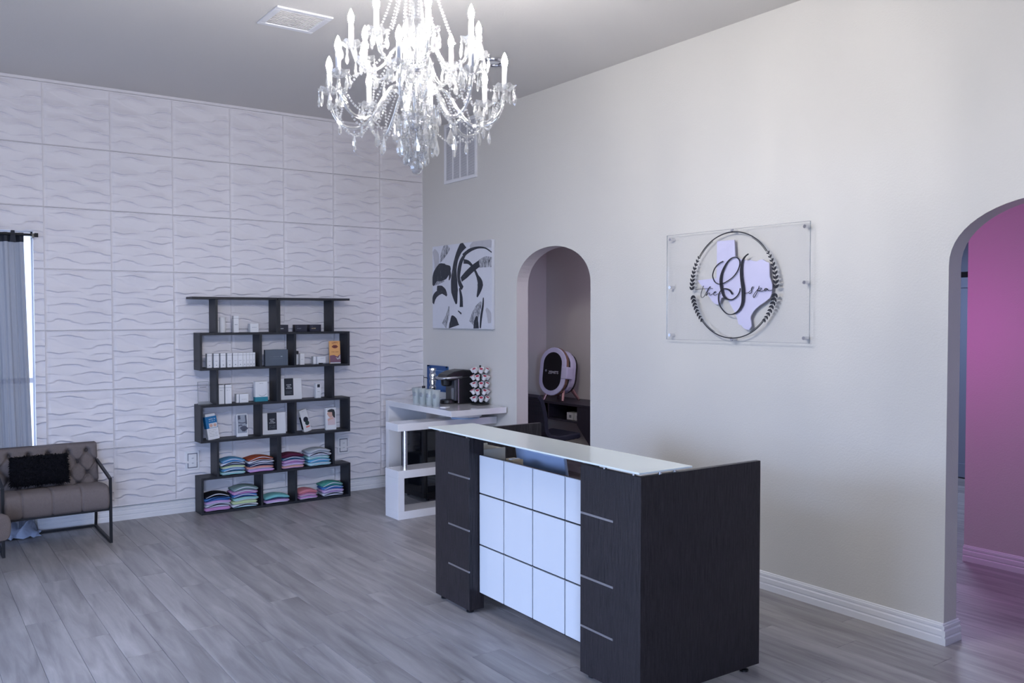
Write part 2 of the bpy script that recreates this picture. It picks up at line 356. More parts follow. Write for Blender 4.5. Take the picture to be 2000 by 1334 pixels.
def panel_mesh(u0=0, u1=1, v0=0, v1=1, nu=36, nv=176):
    nu = max(3, int(nu*(u1-u0))); nv = max(4, int(nv*(v1-v0))); vs = []; fs = []; S = .5; D = .022
    for j in range(nv+1):
        for i in range(nu+1):
            uu = u0+(u1-u0)*i/nu; vv = v0+(v1-v0)*j/nv
            h = .004+D*relief(uu, vv)*.8
            e = min(uu-0, 1-uu); e2 = min(vv, 1-vv)     # flat raised rim, recessed joint
            if .022 <= uu < .044: h = min(h, -.005)
            if e < .022: h = .015 if e > .006 else .010
            if vv < .030 and vv > .016 and e >= .022 and uu < .8: h = min(h, -.002)
            if e2 < .016: h = (.013 if e2 > .005 else .001) if e >= .022 else min(h, .014 if e2 > .005 else .008)
            vs.append((uu*S, -max(h, -.009), (1-vv)*S))
    for j in range(nv):
        for i in range(nu): a = j*(nu+1)+i; fs.append((a, a+nu+1, a+nu+2, a+1))
    n = len(vs)                                   # back face at y=+.011
    vs += [(u0*S, .011, (1-v0)*S), (u1*S, .011, (1-v0)*S), (u1*S, .011, (1-v1)*S), (u0*S, .011, (1-v1)*S)]
    fs += [(n, n+1, nu, 0), (n+1, n+2, nv*(nu+1)+nu, nu), (n+2, n+3, nv*(nu+1), nv*(nu+1)+nu), (n+3, n, 0, nv*(nu+1)), (n, n+3, n+2, n+1)]
    me = bpy.data.meshes.new('wave_panel'); me.from_pydata(vs, [], fs); me.materials.append(M['panel']); me.shade_smooth(); return me
PM = panel_mesh()
for k in range(14):
    for row in range(7):
        x0 = -.5*(k+1); z0 = ZB+.5*row; z1 = z0+.5
        if x0 < XL-.01: continue
        if x0+.5 > WX0+.01 and x0 < WX1-.01 and z0 < WZ1:      # around the window
            for (ua, ub, va, vb) in (((WX1-x0)/.5, 1, 0, 1), (0, (WX0-x0)/.5, 0, 1), (max(0, (WX0-x0)/.5), min(1, (WX1-x0)/.5), 0, (z1-WZ1)/.5)):
                ua, ub = max(0, ua), min(1, ub)
                if ub-ua > .04 and vb-va > .05: link('wave_panel', panel_mesh(ua, ub, va, min(1, vb)), wback, (x0, 0, z0))
            continue
        link('wave_panel', PM, wback, (x0, 0, z0))
MB().box(XL, 0, -.012, .012, ZB+3.5, H).obj('top_strip', M['panel'], wback)
# window in the back wall
wn = MB(); fw = .035
wn.box(WX0, WX1, .05, .11, WZ0, WZ0+fw); wn.box(WX0, WX1, .05, .11, WZ1-fw, WZ1); wn.box(WX0, WX0+fw, .05, .11, WZ0, WZ1); wn.box(WX1-.012, WX1, .05, .11, WZ0, WZ1); wn.box(WX0, WX1, .06, .1, 1.2, 1.24)
wno = struct(wn.obj('window_1', M['trim'])); MB().box(WX0+.01, WX1-.01, .078, .082, WZ0+.01, WZ1-.01).obj('pane', M['acr'], wno)
# left and front shop walls (behind / beside the camera) with glazed openings
def windowed(name, axis, pos, a0, a1, openings, wn0):
    mb = MB(); t = .16 if axis == 'x' else .16; cur = a0
    def bx(p, q, z0, z1):
        if q-p < .001: return
        if axis == 'x': mb.box(pos-t, pos, p, q, z0, z1)
        else: mb.box(p, q, pos-t, pos, z0, z1)
    for (p, q, z0, z1) in openings:
        bx(cur, p, 0, H); bx(p, q, 0, z0); bx(p, q, z1, H); cur = q
    bx(cur, a1, 0, H); struct(mb.obj(name, M['wall']))
    for n, (p, q, z0, z1) in enumerate(openings):
        f = MB()
        def fb(p, q, z0, z1):
            if axis == 'x': f.box(pos-.1, pos-.05, p, q, z0, z1)
            else: f.box(p, q, pos-.1, pos-.05, z0, z1)
        fb(p, q, z0, z0+.06); fb(p, q, z1-.06, z1)
        k = max(1, round((q-p)/1.4))
        for i in range(k+1): c = p+(q-p)*i/k; fb(max(p, c-.03), min(q, c+.03), z0, z1)
        o = struct(f.obj('window_%d' % (wn0+n), M['blackm']))
windowed('wall_left', 'x', XL, YF-.2, .3, [(-5.6, -2.0, .1, 2.3)], 2)
windowed('wall_front', 'y', YF, XL, 5.2, [(-6.8, -4.6, .1, 2.4)], 3)
# hall: far wall, end wall, side opening, far room with a door
fwm = MB(); fwm.box(HX, HX+.12, YF, -4.79, 0, 2.75); fwm.box(HX, HX+.12, -3.4, .057, 0, 2.75); fwm.box(HX, HX+.12, -4.79, -3.4, 2.3, 2.75)
struct(fwm.obj('wall_hall_far', M['wall']))
struct(MB().box(0, 5.2, .057, .2, 0, H).obj('wall_hall_end', M['wall']))
struct(MB().box(4.85, 5.0, YF, .2, 0, 2.75).obj('wall_far_room', M['far']))
dr = struct(MB().box(4.80, 4.85, -3.75, -2.75, .01, 2.15).obj('door_1', M['far']))
dd = MB(); dd.box(4.785, 4.80, -3.75, -2.75, .01, .16); dd.box(4.785, 4.80, -3.75, -2.75, 2.04, 2.15); dd.box(4.785, 4.80, -3.75, -3.62, .16, 2.04); dd.box(4.785, 4.80, -3.05, -2.75, .16, 2.04)
dd.obj('door_stile', M['far'], dr, bevel=.003); MB().box(4.79, 4.85, -3.8, -2.7, 2.155, 2.21).obj('door_gap_strip', M['black'], dr)  # black strip set at the gap above the door
# baseboards
BBP = [(0, 0), (.020, 0), (.020, .036), (.015, .041), (.015, .045), (.0185, .050), (.018, .074), (.011, .080), (.011, .085), (.014, .089), (.0135, .100), (.007, .104), (.007, .109), (0, .113)]
def baseb(name, a, b, nx, ny, wall=None):       # from a to b, outward normal (nx,ny); mitred by square ends
    mb = MB(); n = len(BBP)
    vs = [(a[0]+nx*o, a[1]+ny*o, z) for o, z in BBP]+[(b[0]+nx*o, b[1]+ny*o, z) for o, z in BBP]
    mb.add(vs, [tuple(range(n)), tuple(range(n, 2*n))[::-1]]+[(i, (i+1) % n, n+(i+1) % n, n+i) for i in range(n)])
    return struct(mb.obj(name, M['trim']))
baseb('baseboard_right_1', (0, -2.677), (0, -5.535), -1, 0); baseb('baseboard_right_2', (0, 0), (0, -1.679), -1, 0); baseb('baseboard_right_3', (0, -6.535), (0, YF), -1, 0)
baseb('baseboard_jamb_1', (-.02, -5.535), (.145, -5.535), 0, -1); baseb('baseboard_jamb_2', (-.02, -1.679), (.145, -1.679), 0, -1); baseb('baseboard_jamb_3', (-.02, -2.677), (.145, -2.677), 0, 1)
baseb('baseboard_back', (WX1, 0.012), (0, 0.012), 0, -1); baseb('baseboard_hall_far', (HX, -4.79), (HX, YF), -1, 0); baseb('baseboard_hall_near', (HX, -3.4), (HX, .05), -1, 0)

# ceiling register, wall grille, ceiling downlight, outlets
t = thing('ceiling_register', 'white square air register on the ceiling left of the chandelier', 'vent', (-2.36, -2.51, H))
fr = MB(); o_, i_ = .185, .145
for a in ((-o_, o_, -o_, -i_), (-o_, o_, i_, o_), (-o_, -i_, -i_, i_), (i_, o_, -i_, i_)): fr.box(a[0], a[1], a[2], a[3], -.012, 0)
fr.obj('frame', M['trim'], t, bevel=.003)
for k in range(12):
    y = -i_+.012+k*.0242; sl = MB(); dz = .004
    sl.add([(-i_, y-.010, -.013), (i_, y-.010, -.013), (i_, y+.009, -.002), (-i_, y+.009, -.002), (-i_, y-.010, -.011), (i_, y-.010, -.011), (i_, y+.009, -.0005), (-i_, y+.009, -.0005)], [(0, 3, 2, 1), (4, 5, 6, 7), (0, 1, 5, 4), (2, 3, 7, 6), (1, 2, 6, 5), (3, 0, 4, 7)])
    sl.obj('slat', M['trim'], t)
t = thing('return_air_grille', 'white louvred return air grille high on the right wall behind the chandelier', 'vent', (0, -.762, 3.34))
fr = MB(); o_, i_ = .292, .262
for a in ((-o_, o_, -o_, -i_), (-o_, o_, i_, o_), (-o_, -i_, -i_, i_), (i_, o_, -i_, i_)): fr.box(-.018, 0, a[0], a[1], a[2], a[3])
fr.obj('frame', M['trim'], t, bevel=.003)
for k in (-1, 0, 1): MB().box(-.019, -.004, k*.131-.004, k*.131+.004, -i_, i_).obj('divider', M['trim'], t)
lv = MB()
for k in range(44):
    z = -i_+.006+k*.012; lv.add([(-.014, -i_, z-.0045), (-.014, i_, z-.0045), (-.011, i_, z+.0045), (-.011, -i_, z+.0045)], [(0, 1, 2, 3)])
lo = lv.obj('louvres', M['trim'], t); lo['kind'] = 'stuff'
MB().box(-.002, -.0005, -i_, i_, -i_, i_).obj('backing', mat('vent_backing', (150, 150, 165), .8), t)  # lavender-grey sheet behind the louvres
t = thing('ceiling_light', 'round chrome-rimmed fitting on the ceiling right of the chandelier', 'light', (-.815, -2.51, H))
MB().lathe([(.092, 0), (.092, -.02), (.084, -.026), (.072, -.026), (.068, -.012), (.068, 0)], 32, cap=False).obj('rim', M['chrome'], t, smooth=True)
MB().lathe([(.068, -.006), (.045, -.016), (.012, -.019)], 24).obj('lens', M['whitepl'], t, smooth=True)
def outlet(x, z, label, fw=.12):
    t = thing('wall_outlet', label, 'outlet', (x, -.004, z), group='outlets on the relief wall'); hh = .168/2; ww = fw/2
    MB().box(-ww, ww, -.012, .004, -hh, hh).obj('mounting_block', M['trim'], t, bevel=.003)
    MB().box(-.043, .043, -.0125, -.011, -.066, .066).obj('recess', mat('outlet_recess', (120, 122, 138), .7), t)
    MB().box(-.036, .036, -.018, -.012, -.058, .058).obj('plate', M['whitepl'], t, bevel=.003)
    for s in (-1, 1): 
        mb = MB(); mb.lathe([(.016, -.0205), (.016, -.018)], 14, (0, 0, s*.022), axis='y'); so = mb.obj('socket', M['trim'], t)
        m2 = MB(); m2.box(-.007, -.004, -.0212, -.0205, s*.022-.005, s*.022+.005); m2.box(.004, .007, -.0212, -.0205, s*.022-.005, s*.022+.005); m2.obj('slots', M['ink'], so)
outlet(-2.353, .457, 'white wall outlet left of the black shelving unit')
outlet(-.905, .468, 'white wall outlet right of the black shelving unit')

# ================================================================== RECEPTION DESK
# local frame: x = depth (front 0 -> back .78), y = along the desk (0 at the far end -> -1.857 near end)
desk = thing('reception_desk', 'dark oak reception desk with white gridded front and frosted glass counter', 'desk', (-1.781, -3.284, 0), math.radians(-1.42))
DL, DD, DH = 1.857, .79, 1.028
W_ = M['wood']
MB().box(.02, DD, -.028, 0, .02, DH).obj('side_panel', W_, desk, bevel=.001)
MB().box(.02, DD, -DL, -DL+.028, .02, DH).obj('side_panel', W_, desk, bevel=.001)
MB().box(0, .022, -.402, 0, .02, DH).obj('front_pillar', W_, desk, bevel=.001)
MB().box(0, .022, -DL, -1.432, .02, DH).obj('front_pillar', W_, desk, bevel=.001)
MB().box(.022, .10, -.402, -.380, .02, DH).obj('pillar_return', W_, desk, bevel=.001)
MB().box(.022, .10, -1.454, -1.432, .02, DH).obj('pillar_return', W_, desk, bevel=.001)
# white front: 4 x 3 tiles on a dark backing, the outer ones run behind the pillars
MB().box(.078, .098, -1.432, -.402, .11, .925).obj('front_backing', M['black'], desk)
ys = [-.402-.002, -.402-.262, -.402-.540, -.402-.822, -1.430]; zs = [.116, .402, .704, .932]
tw = mat('white_front_tile', (214, 219, 228), .16, coat=.4)
for a in range(4):
    for b in range(3):
        MB().box(.066, .078, ys[a+1]+.0048, ys[a]-.0048, zs[b]+.0045, zs[b+1]-.0045).obj('front_tile', tw, desk, bevel=.001, seg=1)
for y0, ya in ((-.160, -.402), (-1.434, -1.672)):
    for z in (.795, .489, .247): MB().box(-.0015, .004, ya, y0, z-.005, z+.005).obj('metal_strip', M['silver'], desk)
MB().box(.101, DD-.02, -DL+.028, -.028, .70, .725).obj('work_surface', W_, desk)
MB().box(.12, .135, -DL+.028, -.028, .22, .70).obj('modesty_panel', W_, desk)
# glass counter on short standoffs
gl = MB(); gl.box(-.05, .275, -1.90, -.0, 1.050, 1.059); go = gl.obj('glass_counter', M['glassd'], desk, bevel=.002)
for x, y in ((.012, -.05), (.012, -.36), (.012, -1.60), (.012, -1.80), (.13, -DL+.014), (.22, -DL+.014), (.13, -.014), (.22, -.014)):
    mb = MB(); mb.lathe([(.009, DH), (.009, 1.050)], 12, (x, y, 0)); mb.obj('standoff', M['chrome'], desk, smooth=False)
for x, y in ((.03, -.06), (.03, -.36), (.04, -1.48), (.06, -1.80), (.70, -.02), (.70, -1.84)):
    MB().lathe([(.022, 0), (.022, .008), (.010, .012), (.010, .02)], 12, (x, y, 0)).obj('levelling_foot', M['black'], desk)
# monitor back, printer-like box on the work surface
t = thing('monitor', 'back of a pale screen leaning behind the white desk front', 'monitor', (-1.43, -3.92, .725), math.radians(-3))
mm = MB(); mm.mx = Matrix.Rotation(math.radians(-9), 4, 'Y'); mm.box(0, .022, -.25, .25, .03, .225+.0); mm.obj('screen_shell', M['mono'], t, bevel=.006)
MB().box(.03, .14, -.09, .09, 0, .008).obj('foot', M['silver'], t, bevel=.002); MB().box(.03, .05, -.02, .02, 0, .12).obj('stand', M['silver'], t)
t = thing('document_tray', 'warm grey slatted paper tray under the far end of the glass counter', 'tray', (-1.60, -3.425, .725), math.radians(2))
MB().box(-.005, .18, -.10, .10, 0, .012).obj('base', M['greyp'], t); MB().box(-.005, .18, .088, .10, .01, .205).obj('side', M['greyp'], t); MB().box(-.005, .18, -.10, -.088, .01, .20).obj('side', M['greyp'], t)
for k in range(8): MB().box(-.002, .17, -.088, .088, .012+k*.024, .030+k*.024).obj('paper_stack', M['greyp'], t, bevel=.002)
t = thing('note_box', 'small tan box just peeking above the white desk front', 'box', (-1.60, -3.87, .73)); MB().box(-.03, .03, -.045, .045, 0, .188).obj('carton', mat('tan_card', (190, 165, 130), .6), t, bevel=.002); MB().box(-.031, .031, -.012, .012, .185, .1895).obj('tape', M['paper'], t)

# ================================================================== BLACK SHELVING UNIT
shelf = thing('shelving_unit', 'tall black staggered open shelving unit against the white relief wall', 'shelf', (0, 0, 0))
YA, YB = -.215, -.022; S_ = M['shelfw']
for z1 in (.020, .325, .650, .961, 1.285, 1.594): MB().box(-2.335, -.925, YA, YB, z1-.02, z1).obj('shelf_board', S_, shelf, bevel=.001)
MB().box(-2.395, -1.640, YA-.005, YB, 1.889, 1.909).obj('shelf_board', S_, shelf, bevel=.001); MB().box(-1.630, -.925, YA-.005, YB, 1.889, 1.909).obj('shelf_board', S_, shelf, bevel=.001)
for za, zb in ((.020, .305), (.650, .941), (1.285, 1.574)):
    for x in (-2.335, -1.805, -1.482, -.945): MB().box(x, x+.02, YA, YB, za, zb).obj('upright', S_, shelf, bevel=.001)
for za, zb in ((.325, .630), (.961, 1.265), (1.594, 1.889)):
    for x in (-2.198, -1.652, -1.631, -1.106): MB().box(x, x+.02, YA, YB, za, zb).obj('upright', S_, shelf, bevel=.001)

def glyphs(parent, m, x0, x1, z, hgt, y, n, name='print_line', rr=None):   # illegible small print
    rr = rr or R; mb = MB(); x = x0; stp = (x1-x0)/n
    for k in range(n):
        ww = stp*(.45+.3*rr.random())
        if rr.random() < .88: mb.box(x, x+ww, y, y+.0006, z-hgt/2*(.7+.3*rr.random()), z+hgt/2)
        x += stp
    return mb.obj(name, m, parent)
def carton(name, label, cat, X0, X1, ht, z, y, dp, m, rz=0, tilt=0, lean=0, group=None, band=True, cap=None):
    w2 = (X1-X0)/2; t = thing(name, label, cat, ((X0+X1)/2, y, z), rz, group); t.rotation_euler = (lean, tilt, rz)
    MB().box(-w2, w2, 0, dp, 0, ht).obj('carton', m, t, bevel=.0012)
    if band: MB().box(-w2-.0004, w2+.0004, -.0006, dp+.0004, ht*.84, ht*.85+.001).obj('lid_seam', M['inkg'], t)
    return t, w2
RX = (PI/2, 0, 0)
G6 = 'skin care boxes on the shelving unit'
# --- top bay
t = thing('canister', 'round white canister at the left of the top shelf', 'canister', (-2.104, -.10, 1.594)); MB().lathe([(.027, 0), (.028, .004), (.028, .115), (.027, .118)], 24).obj('body', M['whitepl'], t, smooth=False); MB().lathe([(.0285, .118), (.0285, .134), (.026, .137)], 24).obj('lid', M['paper'], t)
t, w2 = carton('product_box', 'narrow white box half hidden behind the round canister, top shelf', 'box', -2.165, -2.128, .129, 1.594, -.09, .04, M['paper'], group=G6)
t, w2 = carton('product_box', 'tall white product box alone in the middle of the top left bay', 'box', -2.016, -1.969, .149, 1.594, -.14, .045, M['paper'], group=G6); glyphs(t, M['inkg'], -.014, .012, .07, .006, -.001, 6)
t, w2 = carton('product_box', 'small square white box beside the tall one, top shelf left bay', 'box', -1.866, -1.788, .078, 1.594, -.14, .06, M['paper'], group=G6, band=False); glyphs(t, M['inkg'], -.022, .02, .045, .004, -.001, 8)
for (a, b, lb, cm) in ((-1.600, -1.508, 'small navy box with white print nearest the divider, top right bay', M['inkl']), (-1.439, -1.325, 'small navy box with pale print in the middle of the top right bay', M['inkg']), (-1.297, -1.184, 'small navy box with gold print at the right of the top shelf', mat('gold_print', (200, 180, 140), .5))):
    t, w2 = carton('product_box', lb, 'box', a, b, .066, 1.594, -.14, .07, M['navy'], group=G6, band=False)
    glyphs(t, cm, -w2*.7, w2*.05, .030, .010, -.001, 5); glyphs(t, M['inkg'], -w2*.7, -w2*.45, .050, .005, -.001, 2)
# --- second bay from the top: row of slim white boxes
order = ['first', 'second', 'third', 'fourth', 'fifth', 'sixth', 'seventh', 'eighth', 'ninth', 'tenth', 'eleventh']
row = [(-2.263, .043, -.175), (-2.204, .045, -.175), (-2.145, .045, -.175), (-2.086, .042, -.175), (-2.036, .044, -.175), (-1.990, .043, -.173), (-1.9445, .030, -.170), (-1.912, .028, -.167), (-1.882, .026, -.165), (-1.854, .024, -.163)]
for k, (x, ww, y) in enumerate(row):
    lab = 'slim white bottle box, %s from the left in the row of ten' % order[k] if k else 'slim white bottle box at the left end of the row of ten'
    t, w2 = carton('product_box', lab, 'box', x, x+ww, .126, 1.285, y, .05, M['paper'], group='row of slim white boxes', rz=0)
    glyphs(t, M['inkg'], -w2*.5, w2*.5, .058, .004, -.001, 5); MB().box(-.004, .004, -.0008, 0, .018, .026).obj('emblem', M['inkg'], t)
t, w2 = carton('gift_box', 'flat slate grey box with faint silver lettering standing upright', 'box', -1.743, -1.526, .147, 1.285, -.175, .035, M['greyb'], rz=math.radians(1), band=False)
glyphs(t, M['inkg'], -.065, .035, .083, .006, -.0012, 12); text('lettering', 'MD', .013, M['inkl'], t, (.047, -.0008, .084), RX); glyphs(t, M['inkg'], -.065, .058, .065, .003, -.0012, 22)
t, w2 = carton('product_box', 'slim pale box with black top behind the white one, fourth shelf', 'box', -1.452, -1.425, .128, 1.285, -.12, .03, M['paper'], group=G6, band=False)
t = thing('bottle', 'small dark-capped bottle behind the short white box', 'bottle', (-1.414, -.115, 1.285)); MB().lathe([(.010, 0), (.010, .092), (.006, .097)], 14).obj('body', M['whitepl'], t); MB().box(-.010, .010, -.010, .010, .100, .128).obj('cap', M['black'], t, bevel=.002); MB().lathe([(.006, .095), (.006, .101)], 10).obj('neck', M['black'], t)
t, w2 = carton('product_box', 'short white box in front of the dark-capped bottle', 'box', -1.404, -1.360, .106, 1.285, -.16, .04, M['paper'], group=G6, band=False); glyphs(t, M['inkg'], -.012, .012, .05, .004, -.001, 5)
t, w2 = carton('product_box', 'low white box lying wide beside the peach pouch', 'box', -1.232, -1.150, .073, 1.285, -.16, .05, M['paper'], group=G6, band=False); glyphs(t, M['inkg'], -.01, .03, .055, .003, -.001, 7)
t, w2 = carton('product_box', 'narrow low white box tucked left of the wide low one', 'box', -1.264, -1.238, .073, 1.285, -.14, .05, M['paper'], group=G6, band=False)
t = thing('cosmetic_pen', 'thin dark pen lying in front of the low white box', 'pen', (-1.185, -.185, 1.2925)); MB().lathe([(.0055, -.045), (.0055, -.005)], 10, axis='x').obj('cap', M['black'], t); MB().lathe([(.004, -.005), (.004, .06), (.002, .066)], 10, axis='x').obj('barrel', M['inkg'], t)
t = thing('lip_kit_pack', 'peach lip product pack with red-brown lips and silver window', 'package', (-1.052, -.165, 1.285)); t.rotation_euler = (math.radians(-4), 0, math.radians(-2))
MB().box(-.054, .054, 0, .02, 0, .217).obj('card', M['sand'], t, bevel=.002)
text('lettering', 'LIPPY', .026, M['lip'], t, (0, -.0008, .198), RX)
lp = MB(); tp = [(-.033, .163), (-.018, .176), (-.006, .180), (0, .177), (.006, .180), (.018, .176), (.033, .163), (.018, .150), (0, .146), (-.018, .150)]; lp.prism(tp, lambda a, b, c: (a, -.0012+c, b), .0012); lpo = lp.obj('lips_print', M['lip'], t)
MB().prism([(-.024, .163), (0, .166), (.024, .163), (0, .160)], lambda a, b, c: (a, -.0018+c, b), .0006).obj('mouth_line', M['ink'], lpo)
glyphs(t, M['lip'], -.036, .036, .112, .007, -.0008, 11)
MB().prism([(-.053, .012), (.053, .012), (.053, .090), (.02, .066), (-.01, .082), (-.053, .078)], lambda a, b, c: (a, -.003+c, b), .003).obj('tray_window', mat('mauve_tray', (120, 85, 105), .25), t)
MB().prism([(.005, .062), (.03, .052), (.05, .088), (.05, .045), (.02, .038)], lambda a, b, c: (a, -.0045+c, b), .0015).obj('foil_glint', M['silver'], t)
MB().box(-.053, .053, -.0035, 0, .002, .012).obj('foot_strip', M['inkl'], t)
# --- third bay from the top
t = thing('sign_holder', 'clear acrylic card holder standing outside the left upright', 'sign', (-2.265, -.06, .961))
MB().box(-.047, .047, 0, .002, .02, .195).obj('front_sheet', M['acr'], t); MB().box(-.047, .047, .006, .008, .02, .195).obj('back_sheet', M['acr'], t)
e = MB(); e.box(-.048, -.0455, -.001, .009, .02, .196); e.box(.0455, .048, -.001, .009, .02, .196); e.box(-.048, .048, -.001, .009, .194, .197); e.obj('edge', M['acre'], t)
fo = MB(); fo.add([(-.048, 0, .022), (.048, 0, .022), (.062, -.06, 0), (-.062, -.06, 0), (-.048, .003, .022), (.048, .003, .022), (.062, -.06, .003), (-.062, -.06, .003)], [(0, 1, 2, 3), (4, 7, 6, 5), (0, 4, 5, 1), (2, 6, 7, 3), (0, 3, 7, 4), (1, 5, 6, 2)]); fo.obj('foot', M['acre'], t)
glyphs(t, M['ink'], -.035, .025, .148, .006, -.0012, 10)
for x0, x1, lb in ((-2.164, -2.116, 'tall white tube box against the left upright, third shelf from top'), (-2.106, -2.050, 'slightly wider tall white box beside the upright pair, third shelf')):
    t, w2 = carton('product_box', lb, 'box', x0, x1, .170, .961, -.175, .045, M['paper'], group=G6); glyphs(t, M['inkg'], -w2*.5, w2*.5, .12, .005, -.001, 6); MB().box(-w2*.8, w2*.8, .003, .04, .170, .173).obj('top_flap', M['ink'], t)
t, w2 = carton('product_box', 'low white carton left of the white and teal pouch', 'box', -1.970, -1.891, .078, .961, -.15, .05, M['paper'], group=G6, band=False); glyphs(t, M['inkg'], -.025, .025, .03, .003, -.001, 9)
t, w2 = carton('product_box', 'narrow carton edge standing left of the low white carton', 'box', -1.998, -1.974, .078, .961, -.14, .05, M['paper'], group=G6, band=False)
t = thing('pouch_box', 'white and teal product box standing near the middle divider', 'box', (-1.770, -.15, .961)); MB().box(-.058, .058, 0, .05, 0, .183).obj('carton', M['paper'], t, bevel=.002); MB().box(-.0585, .0585, -.0008, .0505, .001, .042).obj('teal_band', M['teal'], t)
MB().ribbon([(-.025, .062), (-.01, .052), (.01, .05), (.03, .056), (.045, .07)], .003, lambda a, b, c: (a, -.0012+c, b), .001).obj('curved_line', M['inkg'], t); MB().box(.046, .050, -.0008, 0, .045, .182).obj('fold_line', M['inkl'], t); glyphs(t, M['inkg'], -.02, .02, .165, .004, -.001, 6)
def kit(name, label, x0, x1, z, y, ht):
    t = thing(name, label, 'box', ((x0+x1)/2, y, z), group='kit boxes with a dark centre label'); t.rotation_euler = (math.radians(-3), 0, 0); w2 = (x1-x0)/2
    MB().box(-w2, w2, 0, .03, 0, ht).obj('carton', M['paper'], t, bevel=.0015)
    L = MB().box(-.062, .026, -.001, 0, .038, ht-.001).obj('label', M['ink'], t)
    for k, s in enumerate(('HOME', 'PEEL', 'SYSTEM')): text('lettering', s, .017, M['inkl'], L, (-.018, -.0014, ht-.062-k*.016), RX)
    for k in range(4): glyphs(L, M['inkg'], -.05, .014, ht-.118-k*.008, .003, -.0014, 14)
    return t
kit('kit_box', 'white kit box with dark lettered label, upper of the two alike', -1.588, -1.372, .961, -.12, .198)
kit('kit_box', 'white kit box with dark lettered label, lower of the two alike', -1.758, -1.535, .650, -.13, .198)
t, w2 = carton('product_box', 'slender white box with a dark square at its top', 'box', -1.237, -1.185, .137, .961, -.13, .04, M['paper'], group=G6, band=False); MB().box(-.012, .014, -.001, 0, .100, .130).obj('dark_square', M['ink'], t); glyphs(t, M['inkg'], -.01, .014, .06, .005, -.001, 5)
# --- fourth bay from the top
t = thing('tissue_mask_box', 'tall blue and white carton leaning back at the left end', 'box', (-2.205, -.165, .6525)); t.rotation_euler = (math.radians(-7), math.radians(-6), math.radians(8))
MB().box(-.052, .052, 0, .05, 0, .10).obj('white_lower', M['paper'], t, bevel=.0015); MB().box(-.052, .052, 0, .05, .10, .205).obj('blue_upper', mat('carton_blue', (12, 108, 165), .45), t, bevel=.0015); MB().box(-.045, .045, .005, .045, .205, .228).obj('top_flap', M['paper'], t)
glyphs(t, M['inkl'], -.020, .040, .180, .008, -.001, 8); glyphs(t, M['inkl'], -.020, .040, .163, .007, -.001, 8)
MB().box(-.026, .048, -.001, 0, .103, .145).obj('photo_patch', M['inkl'], t); 
for s in (-.008, .028): MB().lathe([(.014, -.0016), (.014, -.0008)], 14, (s, 0, .124), axis='y').obj('face_print', M['skin'], t)
for k in range(5): glyphs(t, M['inkg'], -.035, .04, .085-k*.014, .003, -.001, 16)
t = thing('portrait_box', 'white box printed with a grey close-up face photo', 'box', (-1.938, -.12, .650)); t.rotation_euler = (math.radians(-3), 0, 0)
MB().box(-.050, .050, 0, .03, 0, .205).obj('carton', M['paper'], t, bevel=.0015)
po_ = MB().box(-.043, .041, -.001, 0, .032, .198).obj('photo', mat('grey_photo', (150, 156, 168), .5, var=.25, vscale=18), t)
for pts, wd in (([(-.03, .19), (-.028, .17), (-.025, .155)], .022), ([(-.035, .128), (0, .122), (.035, .128)], .009), ([(-.035, .098), (-.015, .104), (.0, .100)], .010), ([(-.01, .06), (.015, .075), (.035, .055)], .045), ([(.03, .19), (.034, .15), (.036, .11)], .014)):
    MB().ribbon(pts, wd, lambda a, b, c: (a, -.0016+c, b), .0006).obj('photo_shade', mat('photo_shadow', (78, 82, 98), .5), po_)
t = thing('massager_box', 'tilted white box showing a dark round device', 'box', (-1.325, -.15, .6525)); t.rotation_euler = (math.radians(-5), math.radians(-13), math.radians(12))
MB().box(-.040, .040, 0, .035, 0, .212).obj('carton', M['paper'], t, bevel=.0015); MB().box(-.0405, -.038, .004, .030, .03, .15).obj('dark_side', M['ink'], t)
pr = MB(); pr.lathe([(.026, -.0012), (.026, 0)], 22, (.006, 0, .115), axis='y'); po2 = pr.obj('device_print', M['navy'], t); MB().lathe([(.022, -.0014), (.022, 0)], 20, (.012, 0, .08), axis='y').obj('device_body_print', mat('dark_green_print', (36, 58, 58), .5), po2); MB().box(-.010, .030, -.0016, 0, .038, .052).obj('coral_base_print', mat('coral_print', (205, 115, 105), .5), po2)
glyphs(t, M['inkg'], -.015, .015, .195, .004, -.001, 6)
t = thing('portrait_box', 'white box with a dark-haired woman in profile, beside the right end', 'box', (-1.089, -.145, .650)); t.rotation_euler = (math.radians(-4), 0, math.radians(-2))
MB().box(-.052, .052, 0, .035, 0, .211).obj('carton', M['paper'], t, bevel=.0015)
f2 = lambda a, b, c: (a, -.001+c-.0004*0, b)
ph = MB().prism([(-.034, .045), (.040, .045), (.040, .115), (.030, .135), (-.005, .125), (-.034, .105)], lambda a, b, c: (a, -.0010+c, b), .001).obj('shoulder_print', M['pinkw'], t)
MB().prism([(-.036, .160), (-.028, .172), (-.02, .178), (.012, .176), (.018, .13), (.0, .115), (-.022, .125), (-.030, .140), (-.038, .148)], lambda a, b, c: (a, -.0016+c, b), .0012).obj('face_print', M['skin'], ph)
MB().prism([(-.038, .178), (-.02, .192), (.01, .198), (.034, .190), (.041, .165), (.040, .11), (.026, .118), (.014, .14), (.012, .168), (-.02, .170)], lambda a, b, c: (a, -.0022+c, b), .0012).obj('hair_print', mat('dark_hair_print', (38, 42, 46), .6), ph)
MB().ribbon([(-.032, .092), (-.01, .102), (.022, .112)], .014, lambda a, b, c: (a, -.0022+c, b), .0012).obj('arm_print', M['skin'], ph)
t = thing('clear_dish', 'small clear plastic tray on the right end of the lowest box', 'tray', (-1.02, -.10, .325)); MB().box(-.035, .035, -.03, .03, 0, .004).obj('base', M['acre'], t)
